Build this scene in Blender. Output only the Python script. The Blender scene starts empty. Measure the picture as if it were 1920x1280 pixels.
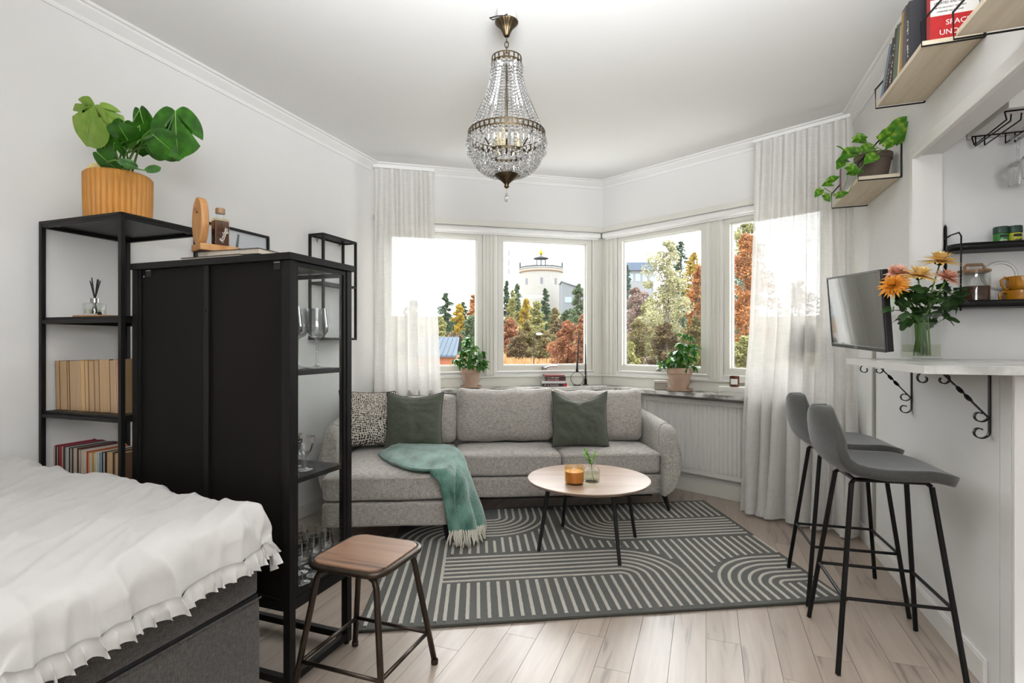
import bpy, bmesh, math, random
from math import sin, cos, pi, sqrt, atan2, radians
from mathutils import Vector, Matrix, noise
random.seed(7)
SC = bpy.context.scene
COL = SC.collection
H = 1.18            # eye height

# ---------------------------------------------------------------- camera, world, light, exposure
cam = bpy.data.cameras.new('camera'); cam_o = bpy.data.objects.new('camera', cam); COL.objects.link(cam_o)
cam_o.location = (0, 0, H); cam_o.rotation_euler = (pi/2, 0, 0)
cam.sensor_width = 36; cam.lens = 36*1000/1920; cam.shift_y = 5/1920; cam.clip_start = .05; cam.clip_end = 900
SC.camera = cam_o
w = bpy.data.worlds.new('overcast_sky'); SC.world = w; w.use_nodes = True
WN = w.node_tree.nodes; WL = w.node_tree.links
bg = WN['Background']
tc = WN.new('ShaderNodeTexCoord'); sx_ = WN.new('ShaderNodeSeparateXYZ'); rp = WN.new('ShaderNodeValToRGB')
WL.new(tc.outputs['Generated'], sx_.inputs[0]); WL.new(sx_.outputs['Z'], rp.inputs[0]); WL.new(rp.outputs[0], bg.inputs['Color'])
rp.color_ramp.elements[0].position = 0.0; rp.color_ramp.elements[0].color = (.93, .95, .98, 1)
rp.color_ramp.elements[1].position = .6; rp.color_ramp.elements[1].color = (.97, .985, 1, 1)
bg.inputs['Strength'].default_value = 4.8
def area(name, loc, rot, sx, sy, power, color=(1, .97, .93), spread=pi):
    l = bpy.data.lights.new(name, 'AREA'); l.shape = 'RECTANGLE'; l.size = sx; l.size_y = sy; l.energy = power; l.color = color
    o = bpy.data.objects.new(name, l); COL.objects.link(o); o.location = loc; o.rotation_euler = rot; l.spread = spread; return o
area('bounce_fill', (.15, .35, 1.9), (pi-.80, 0, 0), 1.0, .5, 54, (.91, .955, 1), radians(105))  # unseen fill light above the camera, added to brighten the ceiling
area('rear_fill', (.3, -1.0, 1.6), (pi-.3, 0, 0), 1.2, .8, 78, (.91, .955, 1))  # added uplight behind the camera, lifts the overall room brightness
sun = bpy.data.lights.new('veiled_sun', 'SUN'); sun.energy = 5.5; sun.angle = radians(55); sun.color = (.97, .985, 1)
sun_o = bpy.data.objects.new('veiled_sun', sun); COL.objects.link(sun_o); sun_o.location = (3, 12, 8)
sun_o.rotation_euler = Vector((.15, .80, .58)).to_track_quat('Z', 'Y').to_euler()
area('kitchen_fill', (2.3, 1.2, 1.98), (0, 0, 0), .5, .8, 2.5, (.95, .97, 1))  # unseen fill light added inside the kitchen, no fixture there
SC.view_settings.view_transform = 'Standard'; SC.view_settings.look = 'None'
SC.view_settings.exposure = 0.12; SC.view_settings.gamma = 1.0
SC.view_settings.use_curve_mapping = False

# ---------------------------------------------------------------- materials
MATS = {}
def lin(c):
    return tuple((v/12.92 if v <= .04045 else ((v+.055)/1.055)**2.4) for v in c)
def rgb(h):
    return lin(tuple(int(h[i:i+2], 16)/255 for i in (0, 2, 4)))
def newmat(name):
    m = bpy.data.materials.new(name); m.use_nodes = True
    return m, m.node_tree.nodes, m.node_tree.links, m.node_tree.nodes['Principled BSDF']
def mat(name, color, rough=.6, metal=0, var=.08, scale=8, bump=0, bscale=60, stretch=(1, 1, 1), color2=None, spec=.5, rnd=0, sheen=0, coat=0):
    """base colour with a procedural noise variation, optional relief and per-object variation"""
    if name in MATS: return MATS[name]
    m, N, L, P = newmat(name)
    c = rgb(color) if isinstance(color, str) else color
    c2 = (rgb(color2) if isinstance(color2, str) else color2) if color2 else tuple(v*(1-var) for v in c)
    tc = N.new('ShaderNodeTexCoord'); mp = N.new('ShaderNodeMapping'); mp.inputs['Scale'].default_value = stretch
    nz = N.new('ShaderNodeTexNoise'); nz.inputs['Scale'].default_value = scale; nz.inputs['Detail'].default_value = 5
    L.new(tc.outputs['Object'], mp.inputs[0]); L.new(mp.outputs[0], nz.inputs['Vector'])
    r = N.new('ShaderNodeValToRGB'); r.color_ramp.elements[0].position = .35; r.color_ramp.elements[1].position = .65
    r.color_ramp.elements[0].color = (*c2, 1); r.color_ramp.elements[1].color = (*c, 1)
    L.new(nz.outputs['Fac'], r.inputs[0])
    out = r.outputs[0]
    if rnd:
        oi = N.new('ShaderNodeObjectInfo'); hv = N.new('ShaderNodeHueSaturation'); mr = N.new('ShaderNodeMapRange')
        mr.inputs['To Min'].default_value = 1-rnd; mr.inputs['To Max'].default_value = 1+rnd
        L.new(oi.outputs['Random'], mr.inputs[0]); L.new(mr.outputs[0], hv.inputs['Value']); L.new(out, hv.inputs['Color']); out = hv.outputs[0]
    L.new(out, P.inputs['Base Color'])
    P.inputs['Roughness'].default_value = rough; P.inputs['Metallic'].default_value = metal
    P.inputs['Specular IOR Level'].default_value = spec
    if sheen: P.inputs['Sheen Weight'].default_value = sheen
    if coat: P.inputs['Coat Weight'].default_value = coat
    if bump:
        n2 = N.new('ShaderNodeTexNoise'); n2.inputs['Scale'].default_value = bscale; n2.inputs['Detail'].default_value = 4
        L.new(mp.outputs[0], n2.inputs['Vector'])
        b = N.new('ShaderNodeBump'); b.inputs['Strength'].default_value = bump; b.inputs['Distance'].default_value = .01
        L.new(n2.outputs['Fac'], b.inputs['Height']); L.new(b.outputs[0], P.inputs['Normal'])
    MATS[name] = m; return m
def weave(name, color, color2, scale=350, bump=.3, rough=.9, mix=.5, sheen=.3):
    """woven cloth: two crossed thread waves plus melange noise"""
    m, N, L, P = newmat(name)
    tc = N.new('ShaderNodeTexCoord')
    n1 = N.new('ShaderNodeTexNoise'); n1.inputs['Scale'].default_value = scale; n1.inputs['Detail'].default_value = 2
    mp = N.new('ShaderNodeMapping'); mp.inputs['Scale'].default_value = (1, 1, .18); mp2 = N.new('ShaderNodeMapping'); mp2.inputs['Scale'].default_value = (.18, .18, 1)
    n2 = N.new('ShaderNodeTexNoise'); n2.inputs['Scale'].default_value = scale; n2.inputs['Detail'].default_value = 2
    L.new(tc.outputs['Object'], mp.inputs[0]); L.new(tc.outputs['Object'], mp2.inputs[0]); L.new(mp.outputs[0], n1.inputs['Vector']); L.new(mp2.outputs[0], n2.inputs['Vector'])
    mx = N.new('ShaderNodeMath'); mx.operation = 'ADD'; L.new(n1.outputs['Fac'], mx.inputs[0]); L.new(n2.outputs['Fac'], mx.inputs[1])
    r = N.new('ShaderNodeValToRGB'); r.color_ramp.elements[0].position = .38; r.color_ramp.elements[1].position = .62
    h = N.new('ShaderNodeMath'); h.operation = 'MULTIPLY'; h.inputs[1].default_value = .5; L.new(mx.outputs[0], h.inputs[0]); L.new(h.outputs[0], r.inputs[0])
    r.color_ramp.elements[0].color = (*rgb(color2), 1); r.color_ramp.elements[1].color = (*rgb(color), 1)
    L.new(r.outputs[0], P.inputs['Base Color']); P.inputs['Roughness'].default_value = rough; P.inputs['Sheen Weight'].default_value = sheen
    b = N.new('ShaderNodeBump'); b.inputs['Strength'].default_value = bump; b.inputs['Distance'].default_value = .004
    L.new(mx.outputs[0], b.inputs['Height']); L.new(b.outputs[0], P.inputs['Normal'])
    MATS[name] = m; return m
def wood(name, c1, c2, axis=1, scale=3, rough=.45, rnd=.0, bump=.08, dark=None, coat=0):
    """stretched grain along one axis"""
    m, N, L, P = newmat(name)
    tc = N.new('ShaderNodeTexCoord'); mp = N.new('ShaderNodeMapping')
    s = [9, 9, 9]; s[axis] = .8; mp.inputs['Scale'].default_value = s
    oi = N.new('ShaderNodeObjectInfo'); av = N.new('ShaderNodeVectorMath'); av.operation = 'ADD'
    sc = N.new('ShaderNodeMath'); sc.operation = 'MULTIPLY'; sc.inputs[1].default_value = 40; L.new(oi.outputs['Random'], sc.inputs[0])
    L.new(tc.outputs['Object'], av.inputs[0]); L.new(sc.outputs[0], av.inputs[1]); L.new(av.outputs[0], mp.inputs[0])
    nz = N.new('ShaderNodeTexNoise'); nz.inputs['Scale'].default_value = scale; nz.inputs['Detail'].default_value = 7; nz.inputs['Distortion'].default_value = .8
    L.new(mp.outputs[0], nz.inputs['Vector'])
    r = N.new('ShaderNodeValToRGB'); r.color_ramp.elements[0].position = .33; r.color_ramp.elements[1].position = .68
    r.color_ramp.elements[0].color = (*rgb(c2), 1); r.color_ramp.elements[1].color = (*rgb(c1), 1)
    if dark:
        e = r.color_ramp.elements.new(.40); e.color = (*[(a+b)/2 for a, b in zip(rgb(c1), rgb(c2))], 1); r.color_ramp.elements[0].color = (*rgb(dark), 1)
    L.new(nz.outputs['Fac'], r.inputs[0]); out = r.outputs[0]
    if rnd:
        hv = N.new('ShaderNodeHueSaturation'); mr = N.new('ShaderNodeMapRange'); mr.inputs['To Min'].default_value = 1-rnd; mr.inputs['To Max'].default_value = 1+rnd
        L.new(oi.outputs['Random'], mr.inputs[0]); L.new(mr.outputs[0], hv.inputs['Value']); L.new(out, hv.inputs['Color']); out = hv.outputs[0]
    L.new(out, P.inputs['Base Color']); P.inputs['Roughness'].default_value = rough; P.inputs['Coat Weight'].default_value = coat; P.inputs['Coat Roughness'].default_value = .2
    b = N.new('ShaderNodeBump'); b.inputs['Strength'].default_value = bump; b.inputs['Distance'].default_value = .003
    L.new(nz.outputs['Fac'], b.inputs['Height']); L.new(b.outputs[0], P.inputs['Normal'])
    MATS[name] = m; return m
def thin_glass(name, tint=(1, 1, 1), refl=.05, edge=.6, rough=.0, edge_tint=None, pw=3.5):
    """thin clear glass: mostly see-through, mirror-like towards grazing angles"""
    m, N, L, P = newmat(name); N.remove(P)
    o = N['Material Output']; tr = N.new('ShaderNodeBsdfTransparent'); tr.inputs[0].default_value = (*tint, 1)
    gl = N.new('ShaderNodeBsdfGlossy'); gl.inputs['Roughness'].default_value = rough; gl.inputs[0].default_value = (1, 1, 1, 1)
    lw = N.new('ShaderNodeLayerWeight'); lw.inputs['Blend'].default_value = .5
    pw_ = N.new('ShaderNodeMath'); pw_.operation = 'POWER'; pw_.inputs[1].default_value = pw; L.new(lw.outputs['Facing'], pw_.inputs[0])
    mr = N.new('ShaderNodeMapRange'); mr.inputs['To Min'].default_value = refl; mr.inputs['To Max'].default_value = edge
    L.new(pw_.outputs[0], mr.inputs[0])
    mx = N.new('ShaderNodeMixShader'); L.new(mr.outputs[0], mx.inputs[0]); L.new(tr.outputs[0], mx.inputs[1]); L.new(gl.outputs[0], mx.inputs[2])
    L.new(mx.outputs[0], o.inputs['Surface'])
    if edge_tint:
        mc = N.new('ShaderNodeMix'); mc.data_type = 'RGBA'; L.new(pw_.outputs[0], mc.inputs[0])
        mc.inputs[6].default_value = (*tint, 1); mc.inputs[7].default_value = (*edge_tint, 1); L.new(mc.outputs[2], tr.inputs[0])
    MATS[name] = m; return m
def sheer(name, color, transp=.3, transl=.6):
    m, N, L, P = newmat(name); N.remove(P); o = N['Material Output']
    tc = N.new('ShaderNodeTexCoord'); mp = N.new('ShaderNodeMapping'); mp.inputs['Scale'].default_value = (1, 1, .05)
    nz = N.new('ShaderNodeTexNoise'); nz.inputs['Scale'].default_value = 260; L.new(tc.outputs['Object'], mp.inputs[0]); L.new(mp.outputs[0], nz.inputs['Vector'])
    mp3 = N.new('ShaderNodeMapping'); mp3.inputs['Scale'].default_value = (.05, .05, 1)
    n3 = N.new('ShaderNodeTexNoise'); n3.inputs['Scale'].default_value = 260; L.new(tc.outputs['Object'], mp3.inputs[0]); L.new(mp3.outputs[0], n3.inputs['Vector'])
    ad = N.new('ShaderNodeMath'); ad.operation = 'ADD'; L.new(nz.outputs['Fac'], ad.inputs[0]); L.new(n3.outputs['Fac'], ad.inputs[1])
    mr = N.new('ShaderNodeMapRange'); mr.inputs['From Min'].default_value = .7; mr.inputs['From Max'].default_value = 1.3
    mr.inputs['To Min'].default_value = transp-.07; mr.inputs['To Max'].default_value = transp+.07; L.new(ad.outputs[0], mr.inputs[0])
    c = (*rgb(color), 1)
    d = N.new('ShaderNodeBsdfDiffuse'); d.inputs[0].default_value = c; t = N.new('ShaderNodeBsdfTranslucent'); t.inputs[0].default_value = c
    m1 = N.new('ShaderNodeMixShader'); m1.inputs[0].default_value = transl; L.new(d.outputs[0], m1.inputs[1]); L.new(t.outputs[0], m1.inputs[2])
    tr = N.new('ShaderNodeBsdfTransparent'); m2 = N.new('ShaderNodeMixShader'); L.new(mr.outputs[0], m2.inputs[0]); L.new(m1.outputs[0], m2.inputs[1]); L.new(tr.outputs[0], m2.inputs[2])
    L.new(m2.outputs[0], o.inputs['Surface']); MATS[name] = m; return m
def leafmat(name, c1, c2, rough=.4, c3=None, island=True, transl=.25, dim=1, ns=25):
    """leaf: colour differs from leaf to leaf, some light passes through"""
    m, N, L, P = newmat(name); o = N['Material Output']
    r = N.new('ShaderNodeValToRGB'); r.color_ramp.elements[0].color = (*rgb(c1), 1); r.color_ramp.elements[1].color = (*rgb(c2), 1)
    if c3: e = r.color_ramp.elements.new(.5); e.color = (*rgb(c3), 1)
    for e in r.color_ramp.elements: e.color = (e.color[0]*dim, e.color[1]*dim, e.color[2]*dim, 1)
    if island:
        g = N.new('ShaderNodeNewGeometry'); L.new(g.outputs['Random Per Island'], r.inputs[0])
    else:
        tc = N.new('ShaderNodeTexCoord'); nz = N.new('ShaderNodeTexNoise'); nz.inputs['Scale'].default_value = ns; nz.inputs['Detail'].default_value = 3
        L.new(tc.outputs['Object'], nz.inputs['Vector']); L.new(nz.outputs['Fac'], r.inputs[0])
        r.color_ramp.elements[0].position = .3; r.color_ramp.elements[-1].position = .7
    L.new(r.outputs[0], P.inputs['Base Color']); P.inputs['Roughness'].default_value = rough
    t = N.new('ShaderNodeBsdfTranslucent'); L.new(r.outputs[0], t.inputs[0]); mx = N.new('ShaderNodeMixShader'); mx.inputs[0].default_value = transl
    L.new(P.outputs[0], mx.inputs[1]); L.new(t.outputs[0], mx.inputs[2]); L.new(mx.outputs[0], o.inputs['Surface'])
    MATS[name] = m; return m

mat('wall_paint', 'e2e0dd', .85, var=.03, scale=1.5, bump=.05, bscale=25)
mat('ceiling_paint', 'e7e5e2', .9, var=.02, scale=1)
mat('white_gloss', 'e6e3de', .35, var=.02, scale=3)
mat('cream_gloss', 'dcd9cf', .4, var=.03, scale=4)
mat('white_plain', 'e8e6e3', .5, var=.02)
mat('black_metal', '151413', .42, var=.15, scale=30, spec=.22)
mat('black_panel', '171412', .6, var=.25, scale=4, stretch=(1, 1, .3), bump=.06, bscale=6, spec=.15)
mat('black_soft', '151515', .6)
mat('brass_dark', '5a4c38', .35, metal=.9, var=.3, scale=40)
mat('bronze_tube', '4a4038', .35, metal=.85, var=.25, scale=20)
mat('steel', 'b8b8b6', .25, metal=1)
mat('paper', 'c8a67e', .9, var=.12, scale=200, stretch=(1, 1, .02), rnd=.12)
mat('paper_white', 'c8bcab', .9, var=.1, scale=200, stretch=(1, 1, .02), rnd=.06)
mat('terracotta', 'b79a86', .85, var=.15, scale=12, bump=.1)
mat('brown_pot', '5b4c41', .7, var=.12)
mat('soil', '2c2119', 1, var=.4, scale=80, bump=.6)
mat('ochre_ceramic', 'c98a3c', .55, var=.18, scale=6)
mat('mustard_glaze', 'b3781d', .2, var=.3, scale=12, bump=.2, bscale=60)
weave('sofa_cloth', 'bdb6ae', '8d8780', 230, .35)
weave('bed_cloth', '55504c', '33302d', 300, .35)
weave('olive_linen', '5a5e50', '484c40', 420, .2, sheen=.1)
mat('piping_cloth', '3d3a35', .9)
weave('stool_cloth', '403f39', '302f2b', 420, .15, rough=.8)
wood('floor_wood', 'aa9b8e', '8d7e71', axis=1, scale=2.2, rough=.30, rnd=.06, bump=.05, dark='80736a')
wood('pale_birch', 'dccfb9', 'cbbba2', axis=0, scale=2, rough=.6)
wood('oak_light', 'c69460', 'a87440', axis=2, scale=2.5, rough=.55)
wood('seat_wood', '95735b', '6d4e3c', axis=0, scale=2.2, rough=.35, dark='4a3326')
wood('table_wood', 'b39b8a', 'a38a78', axis=0, scale=1.5, rough=.38, coat=.05)
wood('lid_wood', '9c7a55', '7d5d3e', axis=0, scale=3)
thin_glass('clear_glass', (.985, .99, .985), .03, .55, edge_tint=(.80, .83, .82))
thin_glass('window_pane', (.98, .99, .985), .025, .5)
thin_glass('cabinet_pane', (.955, .965, .965), .02, .22)
thin_glass('crystal', (.90, .90, .90), .28, .98, edge_tint=(.30, .30, .31), pw=1.4)
thin_glass('goblet_glass', (.97, .975, .975), .11, .98, edge_tint=(.50, .52, .52), pw=2.2)
thin_glass('vase_glass', (.975, .985, .98), .06, .7, edge_tint=(.70, .75, .73))
thin_glass('amber_glass', (.985, .90, .72), .04, .45)
thin_glass('water', (.93, .95, .86), .04, .5)
sheer('sheer_linen', 'e4e1dd', .11, .28)
mat('cotton', 'c9c5c1', .95, var=.04, scale=10, bump=.45, bscale=9, sheen=.2, stretch=(1, .6, 1))

# ---------------------------------------------------------------- mesh helpers
class MB:
    def __init__(s): s.v = []; s.f = []
    def add(s, vs, fs, M=None):
        n = len(s.v)
        s.v += [tuple(M @ Vector(p)) for p in vs] if M else [tuple(p) for p in vs]
        s.f += [tuple(i+n for i in f) for f in fs]; return s
    def box(s, x0, x1, y0, y1, z0, z1, M=None):
        vs = [(x, y, z) for x in (x0, x1) for y in (y0, y1) for z in (z0, z1)]
        return s.add(vs, [(0, 1, 3, 2), (4, 6, 7, 5), (0, 4, 5, 1), (2, 3, 7, 6), (0, 2, 6, 4), (1, 5, 7, 3)], M)
    def tube(s, pts, r, n=8, closed=False, cap=True, M=None, flat=None):
        pts = [Vector(p) for p in pts]; k = len(pts); R = r if isinstance(r, (list, tuple)) else [r]*k
        vs = []; fs = []; up = None
        for i, p in enumerate(pts):
            if closed: t = pts[(i+1) % k]-pts[i-1]
            else: t = pts[min(i+1, k-1)]-pts[max(i-1, 0)]
            if t.length < 1e-9: t = Vector((0, 0, 1))
            t.normalize()
            if up is None: up = Vector((0, 0, 1)) if abs(t.z) < .9 else Vector((1, 0, 0))
            a = (up - t*up.dot(t))
            if a.length < 1e-6: a = t.orthogonal()
            a.normalize(); up = a; b = t.cross(a)
            for j in range(n):
                th = 2*pi*j/n; q = a*cos(th)*R[i] + b*sin(th)*R[i]*(flat or 1); vs.append(p+q)
        m = k if closed else k-1
        for i in range(m):
            for j in range(n):
                a0 = i*n+j; b0 = i*n+(j+1) % n; i2 = (i+1) % k
                fs.append((a0, b0, i2*n+(j+1) % n, i2*n+j))
        if cap and not closed: fs.append(tuple(reversed(range(n)))); fs.append(tuple((k-1)*n+j for j in range(n)))
        return s.add(vs, fs, M)
    def bar(s, a, b, w_, M=None):
        """square bar between two points"""
        return s.tube([a, b], w_*.7071, 4, M=M)
    def lathe(s, prof, n=24, c=(0, 0, 0), M=None, cap=True):
        vs = []; fs = []; k = len(prof)
        for r, z in prof:
            for j in range(n): vs.append((c[0]+r*cos(2*pi*j/n), c[1]+r*sin(2*pi*j/n), c[2]+z))
        for i in range(k-1):
            for j in range(n): fs.append((i*n+j, i*n+(j+1) % n, (i+1)*n+(j+1) % n, (i+1)*n+j))
        if cap:
            if prof[0][0] > 1e-5: fs.append(tuple(reversed(range(n))))
            if prof[-1][0] > 1e-5: fs.append(tuple((k-1)*n+j for j in range(n)))
        return s.add(vs, fs, M)
    def prism(s, poly, z0, z1, M=None):
        n = len(poly); vs = [(x, y, z0) for x, y in poly]+[(x, y, z1) for x, y in poly]
        fs = [tuple(reversed(range(n))), tuple(range(n, 2*n))]+[(i, (i+1) % n, n+(i+1) % n, n+i) for i in range(n)]
        return s.add(vs, fs, M)
    def grid(s, fn, nu, nv, M=None, wrap=False):
        vs = [fn(i/nu, j/nv) for j in range(nv+1) for i in range(nu+1)]
        fs = [(j*(nu+1)+i, j*(nu+1)+i+1, (j+1)*(nu+1)+i+1, (j+1)*(nu+1)+i) for j in range(nv) for i in range(nu)]
        return s.add(vs, fs, M)
    def ball(s, c, r, n=8, m=5, sq=(1, 1, 1), M=None):
        vs = [(c[0], c[1], c[2]-r*sq[2])]; fs = []
        for i in range(1, m):
            a = -pi/2+pi*i/m
            for j in range(n): vs.append((c[0]+r*sq[0]*cos(a)*cos(2*pi*j/n), c[1]+r*sq[1]*cos(a)*sin(2*pi*j/n), c[2]+r*sq[2]*sin(a)))
        vs.append((c[0], c[1], c[2]+r*sq[2])); t = len(vs)-1
        for j in range(n): fs.append((0, 1+(j+1) % n, 1+j)); fs.append((t, t-n+j, t-n+(j+1) % n))
        for i in range(m-2):
            for j in range(n): fs.append((1+i*n+j, 1+i*n+(j+1) % n, 1+(i+1)*n+(j+1) % n, 1+(i+1)*n+j))
        return s.add(vs, fs, M)
    def soft(s, hx, hy, hz, r, n=12, f=None, M=None):
        """rounded, padded box centred on the origin; f bends each point (unit cube coords, position)"""
        idx = {}; vs = []; fs = []
        def vid(a, b, c):
            k = (a, b, c)
            if k not in idx:
                q = Vector((2*a/n-1, 2*b/n-1, 2*c/n-1))
                p = Vector((q.x*hx, q.y*hy, q.z*hz)); inn = Vector((max(-hx+r, min(hx-r, p.x)), max(-hy+r, min(hy-r, p.y)), max(-hz+r, min(hz-r, p.z))))
                d = p-inn
                if d.length > 1e-9: p = inn+d.normalized()*r
                if f: p = f(q, p)
                idx[k] = len(vs); vs.append(tuple(p))
            return idx[k]
        for i in range(n):
            for j in range(n):
                for (g, rev) in ((lambda a, b: (a, b, 0), 1), (lambda a, b: (a, b, n), 0), (lambda a, b: (a, 0, b), 0), (lambda a, b: (a, n, b), 1), (lambda a, b: (0, a, b), 1), (lambda a, b: (n, a, b), 0)):
                    q = [vid(*g(i, j)), vid(*g(i+1, j)), vid(*g(i+1, j+1)), vid(*g(i, j+1))]
                    fs.append(tuple(reversed(q)) if rev else tuple(q))
        return s.add(vs, fs, M)
    def build(s, name, m, parent=None, smooth=False, bevel=0, solid=0, sub=0, angle=None, data=False):
        me = bpy.data.meshes.new(name); me.from_pydata(s.v, [], s.f); me.validate()
        mm = MATS[m] if isinstance(m, str) else m
        me.materials.append(mm)
        if bevel or smooth or solid:
            bm = bmesh.new(); bm.from_mesh(me); bmesh.ops.remove_doubles(bm, verts=bm.verts, dist=1e-5); bmesh.ops.recalc_face_normals(bm, faces=bm.faces) if not solid else None; bm.to_mesh(me); bm.free()
        if smooth:
            me.polygons.foreach_set('use_smooth', [True]*len(me.polygons))
            if angle is not None: me.set_sharp_from_angle(angle=radians(angle))
        o = bpy.data.objects.new(name, me); COL.objects.link(o)
        if parent: o.parent = parent
        if solid: md = o.modifiers.new('t', 'SOLIDIFY'); md.thickness = abs(solid); md.offset = 0 if solid > 0 else -1
        if bevel: md = o.modifiers.new('b', 'BEVEL'); md.width = bevel; md.segments = 2; md.limit_method = 'ANGLE'; md.angle_limit = .6
        if sub: md = o.modifiers.new('s', 'SUBSURF'); md.levels = sub; md.render_levels = sub
        return o
def T(x, y, z, rz=0): return Matrix.Translation((x, y, z)) @ Matrix.Rotation(rz, 4, 'Z')
def tag(o, label=None, cat=None, group=None, kind=None):
    if label: o['label'] = label
    if cat: o['category'] = cat
    if group: o['group'] = group
    if kind: o['kind'] = kind
    return o
def thing(name, label, cat, loc=(0, 0, 0), rz=0, group=None, rot=None):
    o = bpy.data.objects.new(name, None); COL.objects.link(o); o.empty_display_size = .05
    o.location = loc; o.rotation_euler = rot or (0, 0, rz); return tag(o, label, cat, group)
def struct(o): o['kind'] = 'structure'; return o
def copy_tree(o, loc=None, rz=None, label=None, parent=None):
    c = o.copy(); COL.objects.link(c)
    if parent: c.parent = parent
    if loc is not None: c.location = loc
    if rz is not None: c.rotation_euler = (0, 0, rz)
    if label: c['label'] = label
    for ch in list(o.children): copy_tree(ch, parent=c)
    return c
def P(px, py, Y): return Vector(((px-960)/1000*Y, Y, H-(py-645)/1000*Y))
def zat(Y, py): return H-(py-645)/1000*Y
def nz(x, y=0, z=0): return noise.noise(Vector((x, y, z)))
def text(body, size, m, M, parent, name='lettering', ext=.0004, shear=0, align='LEFT', sx=1):
    cu = bpy.data.curves.new('t', 'FONT'); cu.body = body; cu.size = size; cu.extrude = ext; cu.shear = shear; cu.align_x = align; cu.resolution_u = 3
    o = bpy.data.objects.new('t', cu); COL.objects.link(o)
    me = bpy.data.meshes.new_from_object(o); bpy.data.objects.remove(o)
    me.transform(M @ Matrix.Diagonal((sx, 1, 1, 1))); me.materials.clear(); me.materials.append(MATS[m])
    o = bpy.data.objects.new(name, me); COL.objects.link(o); o.parent = parent; return o

# ---------------------------------------------------------------- room plan
CL = Vector((-1.15, 4.42)); CC = Vector((.835, 4.93)); CR = Vector((2.213, 3.46))
LW = Vector((.364, 1)).normalized(); RW = Vector((.355, 1)).normalized()
CEIL = 2.675; YB = -1.6
LB = CL - LW*((CL.y-YB)/LW.y); RB = CR - RW*((CR.y-YB)/RW.y)
class Frame:
    def __init__(s, o, d):
        s.o = Vector((o.x, o.y)); s.d = Vector((d.x, d.y)).normalized(); s.n = Vector((-s.d.y, s.d.x))
        s.M = Matrix(((s.d.x, s.n.x, 0, o.x), (s.d.y, s.n.y, 0, o.y), (0, 0, 1, 0), (0, 0, 0, 1))); s.rz = atan2(s.d.y, s.d.x)
    def s_at(s, px, off=0):
        u = (px-960)/1000; b = s.o+s.n*off
        return (u*b.y-b.x)/(s.d.x-u*s.d.y)
    def pt(s, a, off=0, z=0): q = s.o+s.d*a+s.n*off; return Vector((q.x, q.y, z))
F_L = Frame(LB, LW); F_A = Frame(CL, CC-CL); F_B = Frame(CC, CR-CC); F_R = Frame(CR, -RW)
LA = (CC-CL).length; LBb = (CR-CC).length; LL = (CL-LB).length; LR = (CR-RB).length
TH = -atan2(.364, 1)        # turn of furniture set square to the left wall
# ================================================================ SETTING
# floor of separate boards, clipped to the room
room = [LB, Vector((LB.x, YB-.02)), Vector((3.6, YB-.02)), Vector((3.6, 1.6)), CR+Vector((.02, 0)), CC, CL]
room = [LB, RB, CR, CC, CL]
fl = MB().prism([(p.x, p.y) for p in room], -.06, -.013).build('floor', mat('floor_joint', '3c342d', .9)); struct(fl)
def clip(poly, a, b):
    """keep the part left of a->b"""
    out = []; e = b-a
    side = lambda p: e.x*(p.y-a.y)-e.y*(p.x-a.x)
    for i in range(len(poly)):
        p, q = poly[i-1], poly[i]; sp, sq_ = side(p), side(q)
        if sp >= 0: out.append(p)
        if (sp > 0 > sq_) or (sp < 0 < sq_): out.append(p+(q-p)*(sp/(sp-sq_)))
    return out
pw = .128; pl = 1.22; dv = LW; du = Vector((LW.y, -LW.x)); org = Vector((0, 0)); k = 0
rr = random.Random(3)
for i in range(-26, 26):
    off = rr.random()*pl
    for j in range(-3, 6):
        a = org+du*(i*pw)+dv*(j*pl+off); g = .0007
        poly = [a+du*g+dv*g, a+du*(pw-g)+dv*g, a+du*(pw-g)+dv*(pl-g), a+du*g+dv*(pl-g)]
        for m_ in range(len(room)):
            poly = clip(poly, room[m_], room[(m_+1) % len(room)])
            if len(poly) < 3: break
        if len(poly) < 3: continue
        c = sum(poly, Vector((0, 0)))/len(poly)
        ar = abs(sum(poly[q-1].x*poly[q].y-poly[q].x*poly[q-1].y for q in range(len(poly))))/2
        if ar < .004: continue
        # local axes: y along the board
        pts = [((p-c).dot(du), (p-c).dot(dv)) for p in poly]
        o = MB().prism(pts, -.012, 0).build('board', 'floor_wood', fl)
        o.location = (c.x, c.y, 0); o.rotation_euler = (0, 0, atan2(du.y, du.x))
ce = MB().prism([(p.x, p.y) for p in (LB, RB, CR, CC, CL)], CEIL, CEIL+.1).build('ceiling', 'ceiling_paint'); struct(ce)
TK = .22
struct(MB().box(0, LL+.1, 0, TK, -.06, CEIL+.1, F_L.M).build('wall_left', 'wall_paint'))
struct(MB().box(LB.x-.3, 3.6, YB-.15, YB, -.06, CEIL+.1).build('wall_back', 'wall_paint'))
# bay walls: below and above the window band
ZS, ZL, ZO, ZT = .808, .889, .93, 2.19
for F, ln, nm in ((F_A, LA, 'wall_bay_left'), (F_B, LBb, 'wall_bay_right')):
    x1 = F.s_at(700 if F is F_A else 1140); x2 = F.s_at(1118 if F is F_A else 1580)
    e0, e1 = (-.1, 0) if F is F_A else (0, .1)
    b = MB().box(e0, ln+e1, 0, TK, -.06, ZO, F.M).box(e0, ln+e1, 0, TK, ZT, CEIL+.1, F.M)
    b.box(e0, max(x1, .02), 0, TK, ZO, ZT, F.M).box(x2, ln+e1, 0, TK, ZO, ZT, F.M)
    struct(b.build(nm, 'wall_paint'))
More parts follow.
